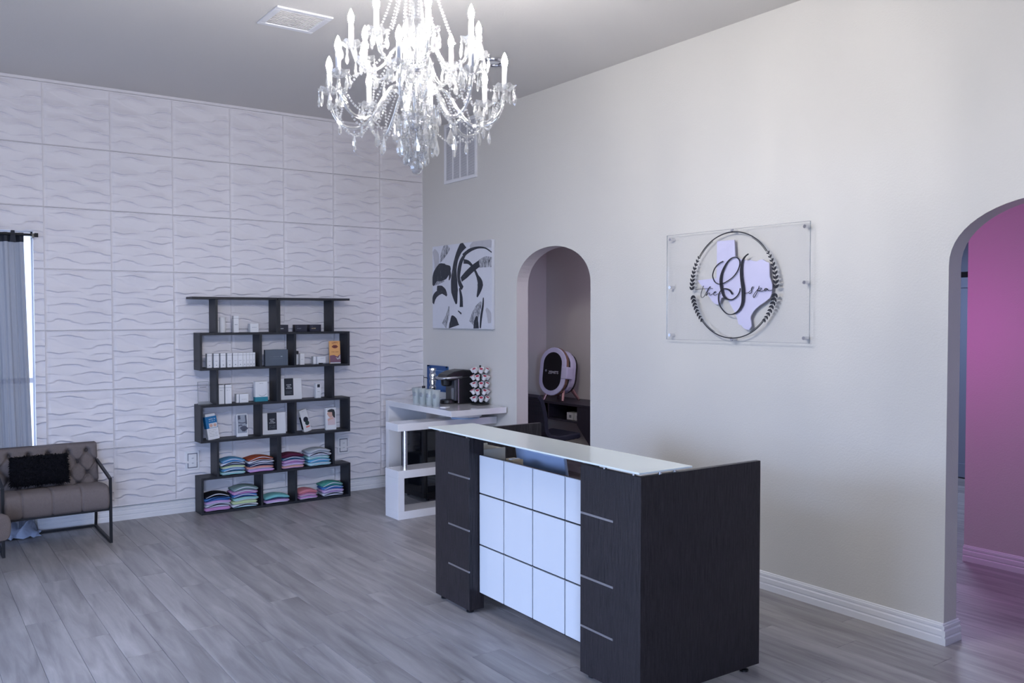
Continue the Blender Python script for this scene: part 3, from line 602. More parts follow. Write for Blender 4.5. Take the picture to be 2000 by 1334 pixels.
e = MB(); e.box(-.035, .035, -.032, -.030, 0, .03); e.box(.033, .035, -.03, .03, 0, .03); e.box(-.035, -.033, -.03, .03, 0, .03); e.obj('rim', M['acr'], t)

# --- folded tops: every garment is a thing; body, under layer and contrast trim
CL = {'light blue': (92, 150, 195), 'white': (205, 208, 222), 'pale lime': (188, 205, 165), 'navy': (40, 52, 88), 'mint': (150, 200, 200), 'rust': (150, 72, 48), 'black': (22, 22, 30), 'coral': (205, 145, 140), 'lilac': (190, 160, 205),
      'maroon': (92, 40, 66), 'petrol': (52, 98, 128), 'orchid': (190, 140, 190), 'pale grey': (170, 176, 184), 'sky blue': (100, 165, 205), 'pale aqua': (165, 205, 215), 'blue': (70, 120, 185), 'sage': (120, 145, 148), 'teal green': (78, 150, 142), 'salmon': (205, 130, 145), 'pink': (200, 140, 175), 'aqua': (120, 185, 190), 'peach': (215, 165, 160)}
CM = {k: mat('jersey_'+k.replace(' ', '_'), v, .92, bump=.3, bscale=150, spec=.15) for k, v in CL.items()}
def garment(w, dp, ht, hump, seed):
    rr = random.Random(seed); N = 16; Mv = 5; mb = MB(); vs = []; fs = []; ring = 10
    # cross-section rounded at the front fold, swept across the width, hump in the middle
    for i in range(N+1):
        x = -w/2+w*i/N; c = hump*math.cos(PI*x/w)**1.5 if abs(x) < w/2 else 0; e = 1-(abs(2*x/w))**6*.45; wob = rr.uniform(-.002, .002)
        for k in range(ring):
            a = 2*PI*k/ring; yy = math.cos(a); zz = math.sin(a)
            yy = math.copysign(abs(yy)**.6, yy)*dp/2*(.96+.04*e)+wob; zz = math.copysign(abs(zz)**.7, zz)*ht/2*e
            vs.append((x, yy, ht/2+zz+c))
    for i in range(N):
        for k in range(ring): fs.append((i*ring+k, i*ring+(k+1) % ring, (i+1)*ring+(k+1) % ring, (i+1)*ring+k))
    fs += [tuple(range(ring)), tuple(range(N*ring, (N+1)*ring))[::-1]]
    return mb.add(vs, fs)
def trim(w, dp, ht, hump, sx, wd):
    mb = MB(); pts = []
    for i in range(15):
        x = -w*.46+w*.92*i/14; c = hump*math.cos(PI*x/w)**1.5
        pts.append((x+sx*.1, -dp/2-.0015, ht*.5+c+(ht*.45)*math.cos(PI*(x-sx)/w)-ht*.18))
    return mb.tube(pts, [wd*(.5+.5*math.sin(PI*i/14)) for i in range(15)], 6)
pos = {1: ['only'], 2: ['top', 'bottom'], 3: ['top', 'middle', 'bottom'], 4: ['top', 'second', 'third', 'bottom'], 5: ['top', 'second', 'middle', 'fourth', 'bottom'], 6: ['top', 'second', 'third', 'fourth', 'fifth', 'bottom']}
gid = 0
def stack(x0, x1, z, tot, cols, where, dp=.17, y=-.115):
    global gid
    n = len(cols); ht = (tot-.018)/n; w = x1-x0; cx = (x0+x1)/2
    for k, (c, tr, tc) in enumerate(cols[::-1]):
        hump = .004+.012*k/max(1, n-1); gid += 1
        t = thing('folded_top', '%s folded top, %s of the %s' % (c, pos[n][n-1-k]+(' one' if pos[n][n-1-k] in ('top', 'bottom', 'middle') else ' from top'), where), 'clothing', (cx+R.uniform(-.006, .006), y+R.uniform(-.005, .005), z+k*ht), R.uniform(-.03, .03), group='folded tops on the low shelves')
        ww = w*R.uniform(.93, 1.0)
        garment(ww, dp, ht*1.12, hump, gid).obj('body', CM[c], t, smooth=True)
        if tr: trim(ww, dp, ht, hump, R.uniform(-.02, .02), ht*.16).obj('trim', CM[tr], t, smooth=True)
        garment(ww*.9, dp*.98, ht*.30, hump*.8, gid+500).obj('inner_fold', CM[tc or c], t, smooth=True).location = (.0, -.006, ht*.05)
SU = 'stack %s'
stack(-2.158, -1.938, .325, .148, [('light blue', 'white', None), ('white', 'black', 'navy'), ('pale lime', None, 'white'), ('light blue', 'white', 'navy'), ('mint', 'white', None)], 'leftmost stack, upper clothes shelf')
stack(-1.918, -1.672, .325, .142, [('rust', 'white', None), ('white', 'black', None), ('navy', 'white', None), ('coral', None, 'white'), ('lilac', None, 'orchid')], 'second stack, upper clothes shelf')
stack(-1.600, -1.372, .325, .140, [('maroon', None, None), ('petrol', 'white', None), ('orchid', 'white', None), ('lilac', None, 'white'), ('peach', None, 'lilac')], 'third stack, upper clothes shelf')
stack(-1.345, -1.118, .325, .162, [('pale grey', 'white', None), ('white', 'black', None), ('mint', 'white', None), ('sky blue', 'white', None), ('pale aqua', 'white', None)], 'rightmost stack, upper clothes shelf')
stack(-2.300, -2.072, .020, .158, [('black', 'white', None), ('blue', 'navy', None), ('lilac', None, 'white'), ('white', 'black', None), ('orchid', None, 'lilac')], 'leftmost stack, bottom shelf')
stack(-2.055, -1.822, .020, .190, [('sage', 'white', None), ('orchid', 'white', None), ('blue', 'white', 'navy'), ('mint', None, 'white'), ('pale lime', None, None), ('white', 'black', 'pale aqua')], 'second stack, bottom shelf')
stack(-1.765, -1.530, .020, .078, [('aqua', None, 'navy'), ('lilac', None, 'white')], 'low stack, bottom shelf centre')
stack(-1.440, -1.258, .020, .092, [('salmon', None, None), ('pink', None, 'white'), ('orchid', None, 'white')], 'pink stack, bottom shelf')
stack(-1.200, -.985, .020, .134, [('teal green', 'white', None), ('blue', 'white', None), ('lilac', 'white', None), ('white', 'black', None)], 'rightmost stack, bottom shelf', dp=.16)

# ================================================================== COFFEE CORNER
cab = thing('bar_cabinet', 'glossy white swivelling bar cabinet in the corner behind the desk', 'cabinet', (0, 0, 0)); Wm = M['white']
MB().box(-1.025, -.10, -1.375, -1.14, 0, .068).obj('lower_board', Wm, cab, bevel=.002); MB().box(-1.025, -.10, -1.375, -1.14, .352, .42).obj('lower_top', Wm, cab, bevel=.002)
MB().box(-1.025, -.965, -1.375, -1.14, .068, .352).obj('lower_side', Wm, cab, bevel=.001)
MB().box(-1.025, -.004, -1.375, -1.15, .757, .82).obj('middle_board', Wm, cab, bevel=.002)
MB().lathe([(.022, .42), (.022, .757)], 20, (-.92, -1.30, 0)).obj('pole', M['chrome'], cab, smooth=False)
tp = MB(); tp.mx = Matrix.Translation((-.60, -1.545, 0)) @ Matrix.Rotation(math.radians(0), 4, 'Z')
tp.box(0, .585, 0, 1.22, .868, .92); tp.obj('top_board', Wm, cab, bevel=.002)
tp = MB(); tp.mx = Matrix.Translation((-.60, -1.545, 0)) @ Matrix.Rotation(math.radians(0), 4, 'Z')
tp.box(0, .42, 1.16, 1.22, 0, .868); tp.obj('leg_panel', Wm, cab, bevel=.002)
MB().lathe([(.15, .838), (.15, .868)], 32, (-.30, -1.30, 0)).obj('swivel_plate', Wm, cab)
MB().lathe([(.13, .82), (.13, .832), (.06, .834), (.06, .838)], 32, (-.30, -1.30, 0)).obj('swivel_bearing', mat('pale_blue_metal', (165, 185, 215), .3), cab)
for a in range(6): MB().lathe([(.006, .832), (.006, .842)], 10, (-.30+.12*math.cos(a+3.4), -1.30+.12*math.sin(a+3.4), 0)).obj('bolt', M['chrome'], cab)
# drinks fridge below the top board
fg = thing('drinks_fridge', 'black glass-door mini fridge inside the white bar cabinet', 'fridge', (-.26, -.64, 0), math.radians(4))
MB().box(-.20, .20, -.20, .19, .02, .70).obj('case', M['black'], fg, bevel=.004)
do = MB(); do.box(-.235, -.205, -.20, .19, .03, .69); do = do.obj('door', M['black'], fg, bevel=.003); MB().box(-.2365, -.235, -.165, .155, .07, .655).obj('glass', M['darkgl'], do)
MB().box(-.19, .16, -.2015, -.2, .08, .655).obj('side_glass', M['darkgl'], fg)
for x in (-.17, .17):
    for y in (-.17, .16): MB().lathe([(.015, 0), (.015, .02)], 10, (x, y, 0)).obj('foot', M['black'], fg)
# coffee machine
cm = thing('coffee_machine', 'black pod coffee machine with silver handle on the bar cabinet', 'coffee maker', (-.345, -.94, .92), math.radians(-6))
MB().box(.13, .36, -.115, .115, 0, .255).obj('body', M['black'], cm, bevel=.012, seg=3)
hd = MB(); prof = [(.0, .235), (.03, .275), (.10, .305), (.19, .318), (.29, .31), (.36, .285), (.36, .235), (.13, .235), (.11, .22), (.02, .22)]; hd.prism(prof, lambda a, b, c: (a, -.105+c, b), .21); hd.obj('head', M['black'], cm, bevel=.014, seg=3)
MB().lathe([(.035, .165), (.048, .175), (.052, .225)], 20, (.06, 0, 0)).obj('brew_spout', M['black'], cm)
MB().lathe([(.072, 0), (.075, .01), (.072, .034), (.06, .038)], 26, (.075, 0, 0)).obj('drip_tray', M['black'], cm)
MB().box(.10, .145, -.10, .10, .03, .24).obj('column', mat('satin_charcoal', (62, 64, 72), .35), cm, bevel=.006)
MB().lathe([(.024, .045), (.026, .15)], 16, (.11, -.055, 0)).obj('water_tube', mat('grey_gloss', (110, 112, 120), .2), cm)
hn = MB(); hn.tube([(.17, .112, .25), (.03, .108, .246), (-.012, .06, .24), (-.018, 0, .238), (-.012, -.06, .24), (.03, -.108, .246), (.17, -.112, .25)], .0115, 10); hn.obj('handle', M['silver'], cm, smooth=True)
MB().box(.128, .134, -.117, -.110, .01, .235).obj('trim_strip', M['silver'], cm)
# pod carousel: rack and single pods
car = thing('pod_carousel', 'black revolving rack holding coffee pods at the right of the machine', 'rack', (-.082, -1.215, .92))
MB().lathe([(.082, 0), (.086, .006), (.082, .014), (.02, .018)], 32).obj('base', M['black'], car); MB().lathe([(.008, .012), (.008, .365)], 12).obj('post', M['black'], car)
def mesh_only(mb, name, m, smooth=False):
    o = mb.obj(name, m, smooth=smooth); me = o.data; bpy.data.objects.remove(o); return me
pb = mesh_only(MB().lathe([(.0135, 0), (.0165, .004), (.0195, .040)], 16), 'cup_body', M['pod'])
pr_ = mesh_only(MB().lathe([(.0235, .040), (.0235, .0435)], 18), 'rim', M['pod'])
pf_ = mesh_only(MB().lathe([(.0165, .0437), (.0165, .0445)], 16), 'foil_lid', M['podr'])
tiers = ['bottom', 'second', 'middle', 'fourth', 'top']; spots = ['front', 'front right', 'right', 'back right', 'back left', 'left', 'front left']
for q in range(5):
    z = .030+q*.066; mb = MB()
    for k in range(7):
        a = 2*PI*(k+.5*(q % 2))/7-PI*.65; mb.tube([(.006*math.cos(a), .006*math.sin(a), z+.004), (.048*math.cos(a), .048*math.sin(a), z-.004), (.075*math.cos(a), .075*math.sin(a), z+.004)], .0035, 6)
        px = thing('coffee_pod', 'white coffee pod with red lid, %s tier of the rack, %s side' % (tiers[q], spots[k]), 'coffee pod', (-.082+.058*math.cos(a), -1.215+.058*math.sin(a), .92+z+.004), group='coffee pods in the rack')
        px.rotation_euler = Vector((math.cos(a)*.5, math.sin(a)*.5, .87)).to_track_quat('Z', 'Y').to_euler()
        link('cup_body', pb, px); link('rim', pr_, px); link('foil_lid', pf_, px)
    mb.obj('tier_arms', M['black'], car)
# frosted cups
cup = thing('tumbler', 'frosted tumbler with grey round emblem, leftmost on the bar cabinet', 'cup', (-.525, -.80, .92), group='frosted tumblers on the bar cabinet')
MB().lathe([(.027, .0), (.028, .005), (.033, .075), (.041, .15), (.038, .15), (.031, .075), (.025, .01), (.002, .008)], 24, cap=False).obj('glass', M['cup'], cup, smooth=True)
em = MB()
for k in range(12):
    a = 2*PI*k/12; em.box(-.0415, -.0395, .013*math.cos(a)-.003, .013*math.cos(a)+.003, .095+.017*math.sin(a)-.003, .095+.017*math.sin(a)+.003)
em.box(-.0412, -.0392, -.004, .004, .085, .105); em = em.obj('emblem', M['inkg'], cup); em.location = (.004, 0, 0); em.rotation_euler = (0, 0, .55)
for (x, y), lb in zip([(-.520, -.912), (-.512, -1.022), (-.505, -1.128)], ['second from the left', 'third from the left', 'rightmost and nearest the camera']):
    dup(cup, (x, y, .92), (0, 0, R.uniform(-.2, .2)), label='frosted tumbler with grey round emblem, %s' % lb)
for x, y, lb in ((-.40, -.72, 'syrup bottle with chrome pump behind the left tumblers'), (-.44, -.975, 'syrup bottle with chrome pump beside the coffee machine')):
    t = thing('pump_bottle', lb, 'bottle', (x, y, .92), group='pump bottles'); MB().lathe([(.028, 0), (.03, .01), (.03, .10), (.018, .125), (.015, .135)], 20).obj('bottle', mat('pale_syrup', (165, 180, 178), .2), t, smooth=True); MB().lathe([(.016, .135), (.016, .155), (.008, .158)], 16).obj('collar', M['black'], t)
    MB().tube([(0, 0, .155), (0, 0, .255)], .004, 8).obj('stem', M['chrome'], t); MB().tube([(0, 0, .235), (.03, 0, .235), (.045, 0, .225)], .0035, 8).obj('spout', M['black'], t)
t = thing('clear_wrapped_spoons', 'crinkled clear bag standing left of the coffee machine', 'bag', (-.44, -1.00, .92))
t.location = (-.30, -.72, .92); bg_ = MB(); pts = []
rr = random.Random(3)
bg_.lathe([(.03*(1+.2*math.sin(k*2.1)), .12+k*.02) for k in range(11)], 9); bo = bg_.obj('bag', M['crysb'], t); MB().lathe([(.02, 0), (.025, .12)], 12).obj('stand', M['whitepl'], t)
t = thing('napkin', 'small folded white napkin near the edge of the bar top', 'napkin', (-.475, -1.235, .92), .5); MB().box(-.04, .04, -.03, .03, 0, .003).obj('lower_fold', M['paper'], t); MB().box(-.038, .02, -.028, .028, .003, .006).obj('upper_fold', M['paper'], t)
t = thing('wall_box', 'blue shallow framed box on the right wall behind the coffee machine', 'wall decor', (0, -.33, .98))
MB().box(-.014, 0, -.19, .187, 0, .255).obj('back_panel', M['blued'], t); e = MB(); e.box(-.03, -.014, -.19, .187, .245, .258); e.box(-.03, -.014, -.19, .187, 0, .012); e.box(-.03, -.014, .135, .187, 0, .258); e.box(-.03, -.014, -.19, -.178, 0, .258); e.obj('frame', M['blue'], t)
MB().box(-.020, -.013, -.15, .122, .205, .210).obj('pale_line', mat('pale_blue_line', (120, 150, 190), .5), t)

# ================================================================== SIGN ON THE RIGHT WALL   (u = toward the front of the shop, v = up, from the ring centre)
SY, SZ = -4.137, 1.94
sg = thing('wall_sign', 'clear acrylic logo sign with black wreath and lavender state outline', 'sign', (0, SY, SZ))
F_ = lambda px: (lambda a, b, c: (-px-c, -a, b))
MB().box(-.044, -.038, -.585, .588, -.365, .365).obj('acrylic_sheet', M['acr'], sg)
e = MB()
for a in ((-.586, -.584, -.365, .365), (.586, .589, -.365, .365), (-.585, .588, -.366, -.364), (-.585, .588, .364, .366)): e.box(-.0445, -.0375, a[0], a[1], a[2], a[3])
e.obj('sheet_edge', M['acre'], sg)
for a, b in ((-.55, .335), (.555, .335), (-.55, -.335), (.555, -.335), (-.55, 0), (.555, 0), (0, .352), (0, -.352)):
    MB().lathe([(.011, -.050), (.011, 0)], 14, (0, a, b), axis='x').obj('standoff', M['chrome'], sg)
TX = [(-.138, .296), (.007, .294), (.016, .187), (.047, .172), (.117, .154), (.138, .157), (.159, .150), (.189, .145), (.21, .153), (.235, .155), (.26, .140), (.284, .132), (.287, .045), (.302, .01), (.308, -.009), (.304, -.063), (.29, -.089), (.25, -.115), (.213, -.135), (.18, -.158), (.162, -.176), (.145, -.2), (.142, -.217), (.148, -.24), (.151, -.265), (.134, -.289), (.11, -.288), (.086, -.279), (.07, -.262), (.047, -.255), (.035, -.22), (.02, -.182), (-.005, -.15), (-.012, -.14), (-.053, -.08), (-.098, -.079), (-.111, -.118), (-.13, -.125), (-.155, -.118), (-.176, -.103), (-.195, -.08), (-.214, -.059), (-.24, -.02), (-.253, -.007), (-.28, .012), (-.306, .042), (-.14, .05)]
MB().prism(TX, F_(.030), .006).obj('state_outline', M['txs'], sg)
sgc = F_(.045)
G1 = [(-.075, .159), (-.113, .143), (-.147, .112), (-.162, .074), (-.156, .045), (-.14, .023), (-.117, .012), (-.098, .01), (-.066, .016), (-.031, .03), (.014, .056), (.048, .093), (.063, .13), (.061, .158), (.043, .175), (.024, .18), (-.005, .174), (-.036, .153), (-.063, .119), (-.083, .081), (-.092, .043), (-.089, 0), (-.08, -.036), (-.066, -.068), (-.043, -.087), (-.014, -.095), (.015, -.09), (.046, -.07), (.063, -.046), (.069, -.022)]
W1 = [.005]*13+[.006]*4+[.008, .011, .015, .019, .021, .020, .016, .011, .008, .006, .005, .005, .005]
G2 = [(.132, .195), (.108, .18), (.089, .157), (.079, .126), (.077, .092), (.079, .05), (.086, .009), (.093, -.033), (.093, -.074), (.09, -.112), (.077, -.143), (.051, -.171), (.016, -.188), (-.015, -.191), (-.047, -.182), (-.079, -.156), (-.102, -.124), (-.111, -.088), (-.107, -.056), (-.089, -.032), (-.062, -.022), (-.035, -.026), (-.012, -.037), (.006, -.06)]
W2 = [.006, .008, .012, .016, .019, .021, .023, .024, .022, .019, .015, .010, .007, .006, .006, .006, .006, .006, .006, .006, .007, .009, .010, .009]
lg = MB(); lg.ribbon(G1, W1, sgc, .006, 6); lg.ribbon(G2, W2, F_(.0455), .006, 6); lg.obj('script_initial', M['logo'], sg)
lt = MB()
for pts in ([(-.243, .003), (-.257, -.028), (-.265, -.053), (-.263, -.071), (-.252, -.077), (-.233, -.064), (-.209, -.029), (-.191, -.008), (-.184, -.006), (-.198, -.018), (-.211, -.043), (-.221, -.065), (-.204, -.049), (-.19, -.047), (-.19, -.061), (-.167, -.055), (-.144, -.045), (-.137, -.038), (-.148, -.041), (-.155, -.055), (-.144, -.063), (-.116, -.053)], [(-.317, -.021), (-.238, -.018), (-.163, -.018)]): lt.ribbon(pts, .003, sgc, .003)
lt.obj('lettering_the', M['logo'], sg)
lt = MB()
for pts in ([(.100, -.058), (.108, -.056), (.132, -.051), (.153, -.038), (.17, -.019), (.165, -.016), (.156, -.028), (.16, -.045), (.149, -.058), (.136, -.055)], [(.218, -.012), (.204, -.046), (.189, -.073), (.177, -.085), (.172, -.072), (.191, -.049), (.212, -.029), (.231, -.025), (.233, -.033), (.216, -.041), (.204, -.042), (.237, -.045), (.253, -.04), (.276, -.029), (.262, -.03), (.256, -.04), (.268, -.044), (.282, -.031), (.286, -.041), (.303, -.042), (.319, -.039)]): lt.ribbon(pts, .0032, sgc, .003)
lt.obj('lettering_spa', M['logo'], sg)
def arcp(r_, a0, a1, n=24): return [(r_*math.cos(math.radians(a0+(a1-a0)*k/n)), r_*math.sin(math.radians(a0+(a1-a0)*k/n))) for k in range(n+1)]
for a0, a1 in ((37, 144), (-140, -39)):
    rg = MB(); nn = 24; rg.ribbon(arcp(.345, a0, a1, nn), [.0035+.0035*math.sin(PI*k/nn) for k in range(nn+1)], sgc, .005, 2)
    rg.ribbon(arcp(.337, a0, a0+25, 8), .0025, sgc, .004, 2); rg.ribbon(arcp(.337, a1-25, a1, 8), .0025, sgc, .004, 2); rg.obj('ring_arc', M['logo'], sg)
def leafmb(mb, c, ang, L, Wd):
    pts = [(0, 0), (.25*L, .5*Wd), (.6*L, .55*Wd), (L, .1*Wd), (.95*L, -.1*Wd), (.55*L, -.42*Wd), (.2*L, -.3*Wd)]; ca, sa = math.cos(ang), math.sin(ang)
    mb.prism([(c[0]+a*ca-b*sa, c[1]+a*sa+b*ca) for a, b in pts], sgc, .004)
for side in (1, -1):            # leaf garlands: two per side, both starting near the horizontal
    for up, a0, a1 in ((1, -5 if side > 0 else -4, 33), (-1, -10, -40)):
        mb = MB(); n = 9 if up > 0 else 8
        A = [a0+(a1-a0)*k/(n-1) for k in range(n)]
        stem = []
        for k, a in enumerate(A):
            aa = math.radians(a); p = (side*.345*math.cos(aa), .345*math.sin(aa)); stem.append(p)
            tang = math.atan2(math.cos(aa)*up, -side*math.sin(aa)*up); s_ = 1-.055*k
            leafmb(mb, p, tang+.68, .034*s_, .016*s_); leafmb(mb, p, tang-.68, .034*s_, .016*s_)
        mb.ribbon(stem, .0022, sgc, .003, 2)
        e2 = math.radians(a1+(3 if up > 0 else -1)); c = (side*.345*math.cos(e2), .345*math.sin(e2)); mb.prism([(c[0]+.0035*math.cos(q), c[1]+.0035*math.sin(q)) for q in [k*PI/4 for k in range(8)]], sgc, .004)
        mb.obj('leaf_garland', M['logo'], sg)

# ================================================================== ABSTRACT CANVAS
cv = thing('canvas_painting', 'abstract black and white brushstroke canvas on the right wall', 'painting', (-.002, -.8, 2.03))
MB().box(-.030, 0, -.540, .536, -.412, .412).obj('canvas', mat('canvas_white', (208, 210, 220), .7, bump=.3, bscale=70, var=.06, vscale=9), cv, bevel=.003)
def brush(name, c0, c1, p0, p1, st):
    m = mat(name, c0, .55, bump=.4, bscale=60); nt = m.node_tree; b = nt.nodes['Principled BSDF']; L = nt.links.new
    tc = nt.nodes.new('ShaderNodeTexCoord'); mp = nt.nodes.new('ShaderNodeMapping'); mp.inputs['Scale'].default_value = st; n = nt.nodes.new('ShaderNodeTexNoise'); n.inputs['Scale'].default_value = 9; n.inputs['Detail'].default_value = 9; n.inputs['Roughness'].default_value = .75; n.inputs['Distortion'].default_value = 1.5
    cr = nt.nodes.new('ShaderNodeValToRGB'); e = cr.color_ramp.elements; e[0].position = p0; e[0].color = lin(c0); e[1].position = p1; e[1].color = lin(c1)
    L(tc.outputs['Object'], mp.inputs[0]); L(mp.outputs[0], n.inputs[0]); L(n.outputs[0], cr.inputs[0]); L(cr.outputs[0], b.inputs['Base Color']); return m
pk = brush('paint_black', (34, 40, 52), (190, 192, 202), .60, .72, (1, 6, 1.4)); pg = brush('paint_grey', (60, 64, 76), (208, 210, 220), .40, .62, (1, 5, 1.6)); plg = mat('paint_pale_grey', (180, 180, 188), .65, var=.1, vscale=20)
def cvp(pts):
    out = []
    for x, y in pts:
        uu = (x-163)/700; top = 258-93*uu; v = (y-top)/(1222-top); out.append((uu*1.076-.536, .412-v*.824))
    return out
KS = 1.076/700
def stroke(name, pts, wd, m, px=.030):
    W = [q*KS for q in wd] if isinstance(wd, list) else wd*KS
    mb = MB(); P = cvp(pts); P = [(min(.534, max(-.534, a)), min(.408, max(-.408, b))) for a, b in P]
    mb.ribbon(P, W, lambda a, b, c: (-px-c, -min(.538, max(-.535, a)), min(.412, max(-.412, b))), .0012, 6); mb.obj(name, m, cv)
stroke('grey_wash', [(180, 300), (210, 370), (215, 450), (200, 520)], [30, 70, 60, 20], plg)
stroke('grey_wash', [(620, 260), (700, 210), (800, 205), (860, 225)], [20, 60, 60, 40], plg)
stroke('grey_wash', [(800, 980), (830, 1050), (835, 1150)], [20, 50, 30], plg)
stroke('grey_stroke', [(370, 235), (325, 300), (290, 370), (262, 440)], [60, 70, 50, 8], pg, .0302)
stroke('black_stroke', [(560, 200), (505, 290), (462, 400), (440, 520), (435, 650), (440, 780), (462, 930)], [70, 50, 42, 50, 75, 80, 14], pk, .0304)
stroke('black_stroke', [(575, 330), (522, 420), (496, 520), (490, 620), (505, 690), (535, 745)], [14, 34, 40, 30, 34, 30], pk, .0305)
stroke('black_stroke', [(500, 740), (518, 850), (520, 965)], [14, 32, 38], pk, .0305)
stroke('black_arc', [(540, 360), (610, 300), (700, 264), (790, 268), (862, 318)], [26, 24, 14, 9, 7], pk, .0306)
stroke('grey_diagonal', [(862, 432), (790, 430), (720, 455)], [60, 66, 46], pg, .0303)
stroke('black_diagonal', [(725, 450), (650, 510), (580, 580), (520, 640)], [40, 44, 44, 30], pk, .0308)
stroke('black_arc', [(548, 425), (610, 440), (665, 510), (705, 600), (735, 700), (700, 845)], [30, 22, 16, 24, 62, 10], pk, .0304)
stroke('black_arc', [(168, 715), (205, 610), (265, 560), (330, 545), (392, 500)], [20, 80, 120, 100, 20], pk, .0303)
stroke('grey_dry_stroke', [(175, 700), (235, 660), (310, 640)], [20, 50, 30], pg, .0302)
stroke('black_stroke', [(372, 500), (385, 590), (372, 650)], [12, 30, 6], pk, .0307)
stroke('black_arc', [(222, 745), (275, 760), (318, 790), (345, 835)], [30, 50, 42, 12], pk, .0305)
stroke('black_arc', [(168, 930), (190, 850), (235, 805), (300, 795)], [28, 42, 36, 10], pk, .0306)
stroke('grey_stroke', [(372, 960), (355, 1060), (310, 1190)], [10, 34, 60], pg, .0303)
stroke('black_stroke', [(405, 1070), (420, 1130), (430, 1205)], [10, 90, 130], pk, .0305)
stroke('grey_stroke', [(745, 900), (712, 980), (680, 1070), (650, 1170)], [10, 60, 80, 90], pg, .0302)
stroke('black_stroke', [(770, 850), (764, 950), (745, 1080), (735, 1210)], [8, 20, 22, 14], pk, .0305)
stroke('black_stroke', [(700, 1070), (690, 1140), (690, 1215)], [14, 50, 60], pk, .0306)
stroke('black_fleck', [(480, 1010), (520, 1045)], [6, 12], pk, .0304)
stroke('black_fleck', [(248, 468), (320, 458)], [12, 6], pk, .0304)

